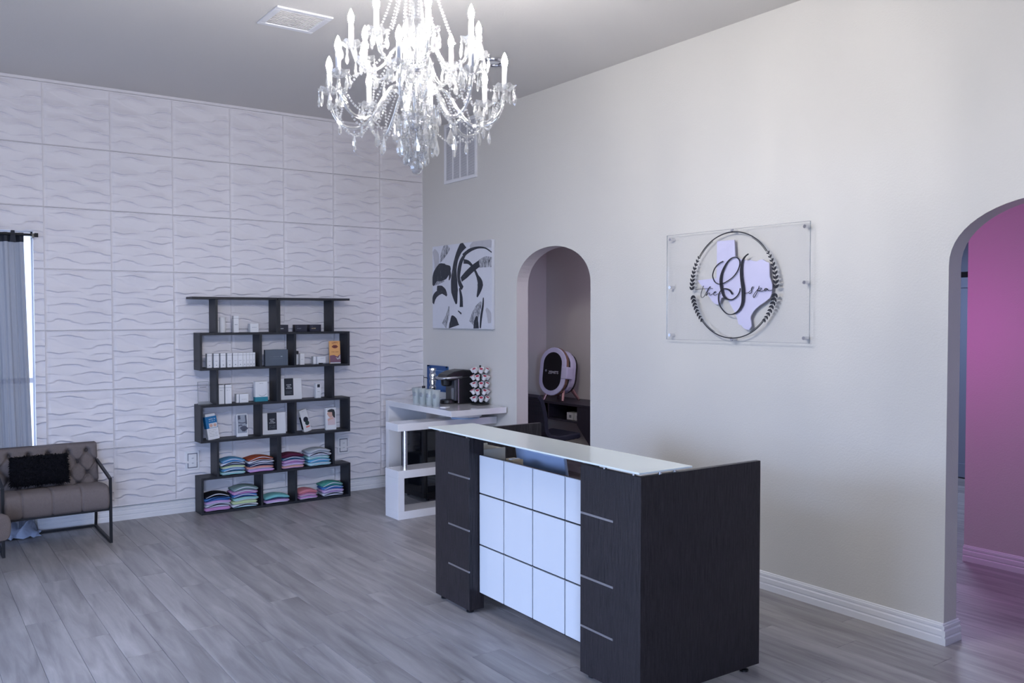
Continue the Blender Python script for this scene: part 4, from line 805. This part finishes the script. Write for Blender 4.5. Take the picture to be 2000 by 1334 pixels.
# ================================================================== TUFTED CHAIRS
def lounge_chair(label, loc, rz, framed=True):
    # local: x right(0..-W), front at y=-.63, back at y=0
    t = thing('lounge_chair', label, 'chair', loc, rz, group='tufted lounge chairs'); Wd = .735; fb = M['fabric']
    # seat cushion: rounded nose, seams
    def prof(k): return [(-.668, .300), (-.655, .262), (-.62, .258), (-.45, .258), (-.10, .25), (-.06, .33), (-.10, .40), (-.45, .438), (-.60, .445), (-.655, .432), (-.675, .37)]
    mb = MB(); P = prof(0); n = 110; vs = []; fs = []
    for i in range(n+1):
        x = -Wd+.012+(Wd-.024)*i/n; q = ((x+Wd)/Wd*3.7+.35) % 1; dip = .010*math.exp(-((min(q, 1-q))/.03)**2)
        cx = sum(p[0] for p in P)/len(P); cz = sum(p[1] for p in P)/len(P); es = 1-.10*(max(0, abs(i/n-.5)*2-.93)/.07)**2
        for (yy, zz) in P:
            vs.append((x, cx+(yy-cx)*(1-dip/.25)*es, cz+(zz-cz)*(1-dip/.09)*es))
    m_ = len(P)
    for i in range(n):
        for k in range(m_): fs.append((i*m_+k, i*m_+(k+1) % m_, (i+1)*m_+(k+1) % m_, (i+1)*m_+k))
    fs += [tuple(range(m_)), tuple(range(n*m_, (n+1)*m_))[::-1]]
    mb.add(vs, fs).obj('seat_cushion', fb, t, smooth=True, sub=1)
    # tufted backrest: diamond tuft field
    bx0, bx1, z0, z1 = -Wd+.012, -.012, .32, .71; nu, nv = 140, 78; tuf = []
    for j, z in enumerate((.655, .568, .48, .40)):
        for i in range(-1, 7): tuf.append((-.09-.137*i-(.0685 if j % 2 else 0), z))
    def puff(x, z):
        dmin = min(math.hypot(x-a, z-b) for a, b in tuf); h = -.038*math.exp(-(dmin/.022)**2)
        # diagonal pleats between buttons
        p = (x+.09)/.137; q = (z-.655)/.0866/2
        a1 = abs(((p+q+.5) % 1)-.5)*.137; a2 = abs(((p-q+.5) % 1)-.5)*.137
        if z < .66: h -= .017*math.exp(-(min(a1, a2)/.009)**2)
        else: h -= .004*math.exp(-((abs(((p+.5) % 1)-.5))*.137/.008)**2)
        e = min(min(x-bx0, bx1-x)/.03, min(z-z0, z1-z)/.035, 1); return h+.02*math.sqrt(max(0, 1-(1-e)**2))
    vs = []; fs = []
    for j in range(nv+1):
        for i in range(nu+1):
            x = bx0+(bx1-bx0)*i/nu; z = z0+(z1-z0)*j/nv; y = -.18+.10*(z-z0)/(z1-z0)-.035
            vs.append((x, y-puff(x, z), z))
    nf = len(vs)
    for j in range(nv+1):
        for i in (0, nu): x = bx0+(bx1-bx0)*i/nu; z = z0+(z1-z0)*j/nv; vs.append((x, -.115+.10*(z-z0)/(z1-z0), z))
    for j in range(nv):
        for i in range(nu): a = j*(nu+1)+i; fs.append((a, a+1, a+nu+2, a+nu+1))
        fs.append((j*(nu+1), (j+1)*(nu+1), nf+2*j+2, nf+2*j)); fs.append((j*(nu+1)+nu, nf+2*j+1, nf+2*j+3, (j+1)*(nu+1)+nu)); fs.append((nf+2*j, nf+2*j+2, nf+2*j+3, nf+2*j+1))
    fs.append(tuple([nv*(nu+1)+i for i in range(nu+1)]+[nf+2*nv+1, nf+2*nv])); fs.append(tuple([i for i in range(nu+1)][::-1]+[nf, nf+1]))
    bk = MB().add(vs, fs).obj('backrest', fb, t, smooth=True)
    for a, b in tuf:
        if bx0+.03 < a < bx1-.03:
            y = -.18+.10*(b-z0)/(z1-z0)-.035+.008; mb = MB(); mb.mx = Matrix.Translation((a, y, b)); mb.lathe([(.001, -.007), (.007, -.004), (.009, .002)], 10, axis='y'); mb.obj('button', mat('button_taupe', (70, 64, 66), .8) if 'button_taupe' not in bpy.data.materials else bpy.data.materials['button_taupe'], bk)
    if not framed:
        for x in (-.12, -Wd+.22):
            for y in (-.42, -.10): MB().bar((x, y, 0), (x, y, .27), .022).obj('leg', M['blackm'], t)
        return t
    for s, x in (('right', -.010), ('left', -Wd+.010)):
        mb = MB(); w_ = .020
        mb.bar((x, -.645, .0), (x, -.645, .50), w_); mb.bar((x, -.635, .01), (x, -.0, .01), w_); mb.bar((x, -.02, .0), (x, -.075, .30), w_)
        mb.bar((x, -.648, .492), (x, -.10, .568), w_); mb.obj('side_frame', M['blackm'], t, bevel=.001)
    for p_, q_ in (((-.01, -.635, .260), (-Wd+.01, -.635, .260)), ((-.01, -.012, .010), (-Wd+.01, -.012, .010))): MB().bar(p_, q_, .019).obj('rail', M['blackm'], t)
    return t
ch1 = lounge_chair('tufted taupe lounge chair with a black pillow by the curtain', (-3.152, -.09, 0), 0)
ch2 = lounge_chair('taupe upholstered chair seat cut off at the left edge, nearer the camera', (0, 0, 0), 0, False)
# second chair faces +x (its front is local -y), turned ~22 degrees; near front corner at (-3.87,-1.36)
a2 = math.radians(90+20); ch2.rotation_euler = (0, 0, a2)
fc = Matrix.Rotation(a2, 3, 'Z') @ Vector((-.735, -.662, 0)); ch2.location = (-3.878-fc.x, -1.36-fc.y, 0)
# pillow
pl_ = thing('pillow', 'shaggy black lumbar pillow on the tufted chair', 'pillow', (-3.60, -.385, .556)); pl_.rotation_euler = (math.radians(-16), 0, math.radians(0))
mb = MB(); vs = []; fs = []; nu, nv = 40, 26; rr = random.Random(5)
for sgn in (-1, 1):
    for j in range(nv+1):
        for i in range(nu+1):
            uu = -1+2*i/nu; vv = -1+2*j/nv; th = .055*max(0, (1-abs(uu)**4)*(1-abs(vv)**4))**.5; edge = abs(uu) == 1 or abs(vv) == 1
            no = 0 if edge else rr.uniform(0, .012); vs.append((uu*.20*(1-.03*vv*vv)+(0 if edge else rr.uniform(-.004, .004)), sgn*(th+no), vv*.112*(1-.05*(1-uu*uu)*0)+(0 if edge else rr.uniform(-.004, .004))))
o_ = (nu+1)*(nv+1)
for s in (0, 1):
    for j in range(nv):
        for i in range(nu): a = s*o_+j*(nu+1)+i; fs.append((a, a+1, a+nu+2, a+nu+1) if s == 0 else (a, a+nu+1, a+nu+2, a+1))
body = mb.add(vs, fs).obj('cover', M['fur'], pl_, smooth=True)
sh = MB()
for k in range(5200):        # shag tufts
    uu, vv = rr.uniform(-1, 1), rr.uniform(-1, 1)
    th = .055*max(0, (1-abs(uu)**4)*(1-abs(vv)**4))**.5; s = -1 if rr.random() < .75 else 1
    p = Vector((uu*.20, s*th, vv*.112)); nrm = Vector((uu*.35, s, vv*.35)).normalized()
    q = p+nrm*rr.uniform(.014, .026)+Vector((rr.uniform(-.014, .014), rr.uniform(-.004, .004), rr.uniform(-.022, .008))); e_ = Vector((rr.uniform(-1, 1), 0, rr.uniform(-1, 1))).normalized()*.0036
    sh.add([tuple(p-e_), tuple(p+e_), tuple(q)], [(0, 1, 2)])
so_ = sh.obj('shag_pile', M['fur'], pl_); so_['kind'] = 'stuff'

# ================================================================== CURTAIN
cm_ = bpy.data.materials.new('grey_sheer'); cm_.use_nodes = True; nt = cm_.node_tree; nt.nodes.clear(); out = nt.nodes.new('ShaderNodeOutputMaterial')
df = nt.nodes.new('ShaderNodeBsdfDiffuse'); tl = nt.nodes.new('ShaderNodeBsdfTranslucent'); tp_ = nt.nodes.new('ShaderNodeBsdfTransparent'); a1 = nt.nodes.new('ShaderNodeMixShader'); a2_ = nt.nodes.new('ShaderNodeMixShader')
df.inputs[0].default_value = lin((150, 153, 164)); tl.inputs[0].default_value = lin((110, 118, 135)); a1.inputs[0].default_value = .06; a2_.inputs[0].default_value = .03
nt.links.new(df.outputs[0], a1.inputs[1]); nt.links.new(tl.outputs[0], a1.inputs[2]); nt.links.new(a1.outputs[0], a2_.inputs[1]); nt.links.new(tp_.outputs[0], a2_.inputs[2]); nt.links.new(a2_.outputs[0], out.inputs[0])
M['curt'] = cm_
cur = thing('curtain', 'long grey curtain with dark heading hanging at the left window', 'curtain', (-3.6, -.05, 0))
def cshape(x, z, ph=0):
    return .020*math.sin(x*52+1.2*math.sin(z*1.1)+ph)+.009*math.sin(x*131+z*.8)+.004*math.sin(x*290)+.006*math.sin(x*19+z*2.1)
def sheet(x0, x1, z0, z1, nx, nz, narrow, y0=0, thick=.0015):
    vs = []; fs = []
    for j in range(nz+1):
        z = z0+(z1-z0)*j/nz
        for i in range(nx+1):
            x = x0+(x1-x0)*i/nx; xx = x-narrow(z)*(i/nx)
            vs.append((xx, y0+cshape(x, z)*(.7+.5*(z1-z)/max(.1, z1-z0)), z))
    for j in range(nz):
        for i in range(nx): a = j*(nx+1)+i; fs.append((a, a+1, a+nx+2, a+nx+1))
    return MB().add(vs, fs)
def nar(z): return -.024*(1-min(1, max(0, (2.31-z)/2.0)))**1*0+(.0 if z > 2.3 else -.045*min(1, (2.3-z)/1.9))
cs = sheet(-1.20, -.045, .04, 2.325, 300, 40, nar).obj('drape', M['curt'], cur, smooth=True)
dk = mat('dark_heading', (34, 38, 50), .8)
sheet(-1.20, -.045, 2.325, 2.40, 240, 4, lambda z: 0).obj('heading_band', dk, cur, smooth=True)
for x in (-1.15, -1.0, -.86, -.71, -.56, -.425, -.255, -.12): 
    mb = MB(); mb.add([(x-.022, -.03, 2.325), (x+.022, -.03, 2.325), (x+.012, -.028, 2.415), (x-.012, -.028, 2.415), (x-.022, .0, 2.325), (x+.022, .0, 2.325), (x+.012, .0, 2.415), (x-.012, .0, 2.415)], [(0, 1, 2, 3), (4, 7, 6, 5), (2, 6, 7, 3), (0, 3, 7, 4), (1, 5, 6, 2)]); mb.obj('tab', dk, cur)
vs = []; fs = []; rr = random.Random(9)   # puddled hem on the floor
pm = MB(); n = 26; m_ = 9
for j in range(m_+1):
    for i in range(n+1):
        x = -.55+.58*i/n; tt = j/m_; yy = .0-.17*tt+.02*math.sin(i*1.7+j); zz = .115*math.sin(PI*(.12+.88*tt))*(.75+.35*math.sin(i*1.1+j*.6))+.004+.012*math.sin(i*2.3+j*1.9)**2; vs.append((x+.015*math.sin(j*1.3+i), yy, max(.003, zz*(.9 if i < n-1 else .4))))
for j in range(m_):
    for i in range(n): a = j*(n+1)+i; fs.append((a, a+1, a+n+2, a+n+1))
sheer = mat('pale_sheer', (175, 188, 215), .5); pm.add(vs, fs).obj('puddled_hem', sheer, cur, smooth=True)
rod = thing('curtain_rod', 'black curtain rod over the left window', 'curtain rod', (-3.6, -.07, 2.385)); MB().tube([(-1.3, 0, 0), (.035, 0, 0)], .010, 12).obj('rod', M['black'], rod); MB().lathe([(.017, .03), (.017, .055)], 14, axis='x').obj('finial', M['black'], rod); MB().box(.012, .026, -.01, .082, -.02, .012).obj('bracket', M['black'], rod)

# ================================================================== HALL: FLOATING DESK, SKIN ANALYSER, CHAIR
fd = thing('floating_desk', 'dark wall-mounted desk with open shelf in the hall niche', 'desk', (0, 0, 0)); Wk = mat('charcoal_wood', (44, 42, 54), .4, bump=.2, bscale=40, stretch=(1, 8, 1))
MB().box(1.24, 1.68, -1.55, .05, .80, .825).obj('desk_top', Wk, fd, bevel=.002); MB().box(1.26, 1.68, -1.02, .05, .625, .645).obj('shelf_floor', Wk, fd)
for y in (-.52, .02): MB().box(1.27, 1.68, y, y+.02, .645, .80).obj('divider', Wk, fd)
MB().box(1.66, 1.68, -1.02, .05, .645, .80).obj('back_board', Wk, fd)
MB().prism([(-1.02, .80), (-1.02, .61), (-1.24, .40), (-1.55, .40), (-1.55, .80)], lambda a, b, c: (1.245+c, a, b), .43).obj('side_cabinet', Wk, fd, bevel=.002)
for k, (y, ww) in enumerate(((-.83, .11), (-.955, .10))):
    t = thing('carton', ['white carton on the desk shelf in the niche, left one', 'white carton on the desk shelf in the niche, right one'][k], 'box', (1.36, y, .645), R.uniform(-.1, .1), group='cartons under the niche desk'); MB().box(-.05, .05, -ww/2, ww/2, 0, .075).obj('box', M['paper'], t, bevel=.002); MB().box(-.0508, -.05, -.02, .015, .02, .05).obj('print', M['inkg'], t)
an = thing('skin_analyser', 'white oval skin analysis device with black front and rose gold feet', 'device', (1.37, -.57, .825), math.radians(-76))
# local: front faces -y ; stadium outline in x-z
def stad(wd, ht, n=12):
    r_ = wd/2; pts = []
    for k in range(n+1): a = PI*k/n; pts.append((r_*math.cos(a), ht/2-r_+r_*math.sin(a)))
    for k in range(n+1): a = PI+PI*k/n; pts.append((r_*math.cos(a), -(ht/2-r_)+r_*math.sin(a)))
    return pts
def stadium(name, m, wd, ht, y0, y1, par=None, bev=.004): 
    mb = MB(); mb.mx = Matrix.Translation((0, 0, .305)) @ Matrix.Rotation(math.radians(-8), 4, 'X'); mb.prism(stad(wd, ht), lambda a, b, c: (a, y0+c, b), y1-y0); return mb.obj(name, m, par or an, bevel=bev)
stadium('rear_shell', M['black'], .33, .46, .06, .12, bev=.02); stadium('white_shell', M['lav'], .35, .48, -.02, .075, bev=.018); stadium('dark_gap', M['black'], .32, .46, -.07, -.02)
stadium('bronze_rim', M['bronze'], .355, .525, -.105, -.07); fr_ = stadium('front_ring', M['lav'], .35, .52, -.125, -.105, bev=.008); fp = stadium('front_panel', M['darkgl'], .245, .415, -.1285, -.125)
tt_ = text('lettering', 'ZEMITS', .042, M['inkl'], fp, (.020, -.1305, .31), (math.radians(90-8), 0, 0), .0005); 
mb = MB(); mb.mx = Matrix.Translation((0, 0, .305)) @ Matrix.Rotation(math.radians(-8), 4, 'X'); mb.lathe([(.013, -.1295), (.013, -.1285)], 14, (-.082, 0, .006), axis='y'); mb.obj('round_emblem', M['inkg'], fp)
mb = MB(); mb.mx = Matrix.Translation((0, 0, .305)) @ Matrix.Rotation(math.radians(-8), 4, 'X'); mb.box(.125, .205, -.132, -.02, -.075, .055); mb.obj('side_clasp', M['lav'], an, bevel=.01)
for x, y, sx, sy in ((-.10, -.06, -.03, -.04), (.10, -.06, .03, -.05), (.10, .10, .04, .07), (-.10, .10, -.04, .07)):
    mb = MB(); mb.tube([(x, y, .115), (x+sx, y+sy, .006)], [.022, .013], 14); mb.obj('foot', M['rose'], an); MB().lathe([(.013, 0), (.013, .008)], 12, (x+sx, y+sy, 0)).obj('foot_pad', M['black'], an)
oc = thing('office_chair', 'black padded swivel chair at the niche desk', 'chair', (.86, -1.04, 0), math.radians(0))
bl = mat('black_vinyl', (34, 38, 52), .35)
def slab(name, pts, hw, th, m, par):
    mb = MB(); P = catmull(pts, 5); vs = []; fs = []
    for i, (x, z) in enumerate(P):
        a = P[max(0, i-1)]; b = P[min(len(P)-1, i+1)]; dx, dz = b[0]-a[0], b[1]-a[1]; l = math.hypot(dx, dz); nx, nz = -dz/l*th/2, dx/l*th/2
        rib = 1+.10*abs(math.sin(i*1.57))
        for yy, q in ((-hw, 1), (-hw, -1), (hw, -1), (hw, 1)): vs.append((x+nx*q*rib, yy, z+nz*q*rib))
    for i in range(len(P)-1):
        for k in range(4): fs.append((i*4+k, i*4+(k+1) % 4, (i+1)*4+(k+1) % 4, (i+1)*4+k))
    fs += [(0, 1, 2, 3), tuple(range(4*len(P)-4, 4*len(P)))[::-1]]
    return mb.add(vs, fs).obj(name, m, par, bevel=.015, seg=3)
slab('backrest', [(-.30, .965), (-.255, .90), (-.215, .76), (-.20, .62), (-.16, .57)], .23, .045, bl, oc)
slab('seat', [(-.18, .555), (-.05, .53), (.12, .535), (.235, .545)], .225, .055, bl, oc)
MB().lathe([(.03, .10), (.03, .36), (.022, .37), (.022, .51)], 16).obj('gas_column', M['chrome'], oc); MB().box(-.10, .10, -.10, .10, .50, .515).obj('seat_plate', M['black'], oc)
for k in range(5):
    a = 2*PI*k/5+.3; mb = MB(); mb.tube([(0, 0, .11), (.26*math.cos(a), .26*math.sin(a), .065)], [.022, .014], 8); lgp = mb.obj('leg', M['chrome'], oc); MB().lathe([(.026, -.012), (.026, .012)], 14, (.26*math.cos(a), .26*math.sin(a), .026), axis='y').obj('castor', M['black'], lgp)
cb = thing('power_cable', 'thin black cable hanging along the hall wall below the niche desk', 'cable', (1.665, -.7, .3)); MB().tube(catmull([(0, -.75, .32), (0, -.45, .16), (0, -.1, .02), (0, .25, -.08), (0, .5, -.29)], 6), .005, 6).obj('cable', M['black'], cb); MB().box(-.012, .014, -.77, -.74, .30, .34).obj('plug', M['black'], cb)
lp_ = thing('hall_spotlight', 'small magenta light on the hall side of the right wall', 'light', (.137, -4.75, 1.65)); MB().lathe([(.04, -.012), (.04, 0)], 16, axis='x').obj('plate', M['black'], lp_); MB().lathe([(.03, 0), (.034, .05)], 16, axis='x').obj('housing', M['black'], lp_); MB().lathe([(.028, .051), (.028, .053)], 16, axis='x').obj('lens', emis('magenta_lens', (1, .15, .6), 3), lp_)

# ================================================================== CHANDELIER
CX, CY, HL = -2.590, -4.504, 3.983      # HL: ceiling height in the chandelier's own (scaled) frame
cdl = thing('chandelier', 'large two-tier crystal chandelier with sixteen lit candle bulbs', 'chandelier', (CX, CY, .2606), 0); cdl.scale = (.85, .85, .85)
vang = math.atan2(-7.892-CY, -4.491-CX)      # direction from the chandelier to the camera
CR, CB = M['crys'], M['crysb']
col = MB()
col.lathe([(.012, 3.56), (.012, HL-.03)], 10); col.obj('ceiling_stem', M['chrome'], cdl)
MB().lathe([(.03, HL-.06), (.075, HL-.03), (.085, HL-.012), (.085, HL)], 28).obj('canopy', M['chrome'], cdl)
MB().lathe([(.012, 2.56), (.012, 3.56)], 10).obj('central_rod', M['chrome'], cdl)
for nm, pr in (('top_bowl', [(.012, 3.50), (.05, 3.52), (.085, 3.56), (.09, 3.565), (.02, 3.55)]), ('glass_column', [(.02, 3.30), (.035, 3.34), (.028, 3.40), (.045, 3.45), (.02, 3.50)]), ('glass_vase', [(.018, 3.13), (.03, 3.16), (.06, 3.22), (.068, 3.265), (.060, 3.275), (.03, 3.29)]),
               ('upper_bowl', [(.02, 3.015), (.06, 3.03), (.085, 3.05), (.085, 3.06), (.04, 3.07)]), ('glass_baluster', [(.02, 2.86), (.045, 2.90), (.052, 2.94), (.035, 2.98), (.03, 3.01)]), ('lower_vase', [(.03, 2.79), (.055, 2.81), (.06, 2.84), (.04, 2.86)]),
               ('lower_bowl', [(.02, 2.72), (.07, 2.735), (.10, 2.765), (.105, 2.775), (.05, 2.78)])):
    MB().lathe(pr, 16).obj(nm, CB, cdl)
for z in (3.035, 2.745): MB().lathe([(.035, z-.032), (.042, z), (.035, z+.012)], 20).obj('hub', M['chrome'], cdl, smooth=True)
MB().lathe([(.001, 2.478), (.020, 2.484), (.034, 2.505), (.036, 2.520), (.028, 2.542), (.012, 2.552)], 10).obj('bottom_ball', CB, cdl)
# shared small meshes
def pend(L, Wd): # faceted drop, hangs from z=0
    n = 6; mb = MB(); vs = [(0, 0, 0)]
    for rr_, z in ((.30, -.18), (.95, -.60), (.75, -.86)):
        for k in range(n): a = 2*PI*k/n; vs.append((Wd/2*rr_*math.cos(a), Wd/2*rr_*math.sin(a)*.55, z*L))
    vs.append((0, 0, -L)); fs = [(0, 1+k, 1+(k+1) % n) for k in range(n)]
    for q in (0, 1):
        for k in range(n): fs.append((1+q*n+k, 1+(q+1)*n+k, 1+(q+1)*n+(k+1) % n, 1+q*n+(k+1) % n))
    fs += [(1+2*n+k, 1+3*n, 1+2*n+(k+1) % n) for k in range(n)]
    mb.add(vs, fs); mb.octa((0, 0, .008), .005, .008); return mesh_only(mb, 'crystal_pendant', CR)
P_S, P_M, P_L = pend(.060, .022), pend(.076, .031), pend(.095, .046)
bulb_me = mesh_only(MB().lathe([(.008, 0), (.012, .012), (.0165, .030), (.0155, .045), (.009, .066), (.001, .082)], 12), 'bulb', M['bulb'], True)
candle_me = mesh_only(MB().lathe([(.013, 0), (.013, .105), (.011, .110)], 14), 'candle_sleeve', mat('candle_white', (235, 235, 240), .4), True)
def scallop(n=24):
    vs = []; fs = []
    for q, (rr_, z) in enumerate(((.008, -.014), (.028, -.011), (.047, .002), (.057, .015), (.053, .016), (.026, -.005), (.008, -.006))):
        for k in range(n): a = 2*PI*k/n; s = 1+(.10*math.cos(6*a) if 2 <= q <= 4 else 0); vs.append((rr_*s*math.cos(a), rr_*s*math.sin(a), z+(.004*math.cos(6*a) if 2 <= q <= 4 else 0)))
    for q in range(6):
        for k in range(n): fs.append((q*n+k, q*n+(k+1) % n, (q+1)*n+(k+1) % n, (q+1)*n+k))
    return mesh_only(MB().add(vs, fs), 'drip_dish', CB)
dish_me = scallop()
# beads strung along a path
def beads(mb, pts, sp=.017, rr_=.0062, k=6):
    rr_ *= 1.3; sp *= 1.12
    P = catmull(pts, k); acc = 0; last = Vector(P[0]); mb.octa(tuple(last), rr_, rr_)
    for p in P[1:]:
        p = Vector(p); L = (p-last).length
        while acc+L >= sp:
            tt = (sp-acc)/L; last = last+(p-last)*tt; mb.octa(tuple(last), rr_*(1 if R.random() < .8 else 1.25), rr_); L = (p-last).length; acc = 0
        acc += L; last = p
def swag(a, b, sag, n=6):
    a, b = Vector(a), Vector(b); return [tuple(a+(b-a)*k/n-Vector((0, 0, sag*4*(k/n)*(1-k/n)))) for k in range(n+1)]
npend = 0
def addp(me, p, parent=None):
    global npend
    npend += 1; return link('crystal_pendant', me, parent or cdl, p, (0, 0, R.uniform(0, 3.1)))
tiers = {'low': (8, .461, 2.914, -10), 'up': (8, .335, 3.117, 10)}
cups = {}
for key, (n, rad, zc, off) in tiers.items():
    for k in range(n):
        # off = angle from the direction towards the camera, positive to screen right
        a = vang+math.radians(off+360/n*k); ca, sa = math.cos(a), math.sin(a); pos_ = lambda r_, z: (r_*ca, r_*sa, z)
        if key == 'low': path = [(.05, 2.79), (.07, 2.87), (.11, 2.915), (.16, 2.90), (.21, 2.82), (.27, 2.745), (.33, 2.722), (.40, 2.745), (.445, 2.81), (.461, 2.90)]
        else: path = [(.04, 3.04), (.055, 3.10), (.085, 3.13), (.12, 3.11), (.16, 3.045), (.21, 3.005), (.265, 3.01), (.31, 3.05), (.335, 3.105)]
        arm = MB().tube(catmull([pos_(*q) for q in path], 4), [.0085]*(4*(len(path)-1)+1), 8).obj('arm', CB, cdl, smooth=True)
        c = pos_(rad, zc); cups[(key, k)] = (a, Vector(c))
        link('drip_dish', dish_me, arm, c, (0, 0, a)); link('candle_sleeve', candle_me, arm, (c[0], c[1], zc-.004)); link('bulb', bulb_me, arm, (c[0], c[1], zc+.104))
        for q in range(8):
            an_ = a+2*PI*q/8+.3; addp(P_S if q % 2 else P_M, (c[0]+.054*math.cos(an_), c[1]+.054*math.sin(an_), zc-.008), arm)
        lowp = path[6 if key == 'low' else 5]; addp(P_M, pos_(lowp[0], lowp[1]-.025), arm)
        sw = MB(); beads(sw, [pos_(path[3][0], path[3][1]-.01), pos_(path[4][0]+.01, path[4][1]-.05), pos_(lowp[0]-.02, lowp[1]-.03), pos_(lowp[0]+.05, lowp[1]-.005), pos_(rad-.015, zc-.06)], .016, .006); sw.obj('crystal_chain', CR, arm)
# chains: between neighbouring dishes, between the tiers, from the top crown to the upper arms
for key in ('low', 'up'):
    for k in range(8):
        a, b = cups[(key, k)][1], cups[(key, (k+1) % 8)][1]
        if key == 'low':
            a2v, b2v = a*1, b*1; sw = MB(); s_ = swag((a.x*.93, a.y*.93, a.z-.07), (b.x*.93, b.y*.93, b.z-.07), .13 if k % 2 else .10); beads(sw, s_, .016, .006); sw.obj('crystal_chain', CR, cdl)
            mdp = s_[3]; addp(P_M, (mdp[0], mdp[1], mdp[2]-.012))
        an_ = cups[(key, k)][0]
for k in range(8):
    a = cups[('low', k)][1]; an_ = cups[('low', k)][0]
    up = min((cups[('up', q)] for q in range(8)), key=lambda c_: (c_[1]-a).length); v = up[1]
    sw = MB(); beads(sw, swag((a.x*.95, a.y*.95, a.z-.005), (v.x*.80, v.y*.80, v.z-.085), .035), .017, .0066); sw.obj('crystal_chain', CR, cdl)
    sw = MB(); beads(sw, swag((v.x*.62, v.y*.62, v.z-.10), (a.x*.62, a.y*.62, 2.735), .0), .015, .0055); sw.obj('crystal_chain', CR, cdl)
    u_ = cups[('up', k)]; sw = MB(); beads(sw, swag((.07*math.cos(u_[0]), .07*math.sin(u_[0]), 3.555), (u_[1].x*.62, u_[1].y*.62, 3.17), .02), .015, .006); beads(sw, swag((.05*math.cos(u_[0]+.2), .05*math.sin(u_[0]+.2), 3.555), (.062*math.cos(u_[0]), .062*math.sin(u_[0]), 3.27), .0), .015, .0055); sw.obj('crystal_chain', CR, cdl)
    aa = an_+PI/8; addp(P_L, (.205*math.cos(aa), .205*math.sin(aa), 2.70)); sw = MB(); beads(sw, swag((.13*math.cos(aa), .13*math.sin(aa), 2.90), (.205*math.cos(aa), .205*math.sin(aa), 2.715), .0), .014, .0055); sw.obj('crystal_chain', CR, cdl)
# basket of strings and drops under the lower bowl, fringes round the hubs
bs = MB()
for k in range(16):
    a = 2*PI*k/16; beads(bs, [(.10*math.cos(a), .10*math.sin(a), 2.765), (.095*math.cos(a), .095*math.sin(a), 2.70), (.07*math.cos(a), .07*math.sin(a), 2.63), (.03*math.cos(a), .03*math.sin(a), 2.555)], .013, .006)
bs.obj('crystal_basket', CR, cdl)
for n, rr_, z, me in ((12, .100, 2.715, P_M), (10, .088, 2.665, P_L), (8, .058, 2.60, P_M), (12, .108, 2.765, P_M), (12, .088, 3.045, P_M), (10, .065, 3.262, P_M), (10, .055, 2.955, P_M), (10, .062, 2.84, P_S), (10, .088, 3.555, P_S)):
    for k in range(n): a = 2*PI*k/n+z*7; addp(me, (rr_*math.cos(a), rr_*math.sin(a), z))
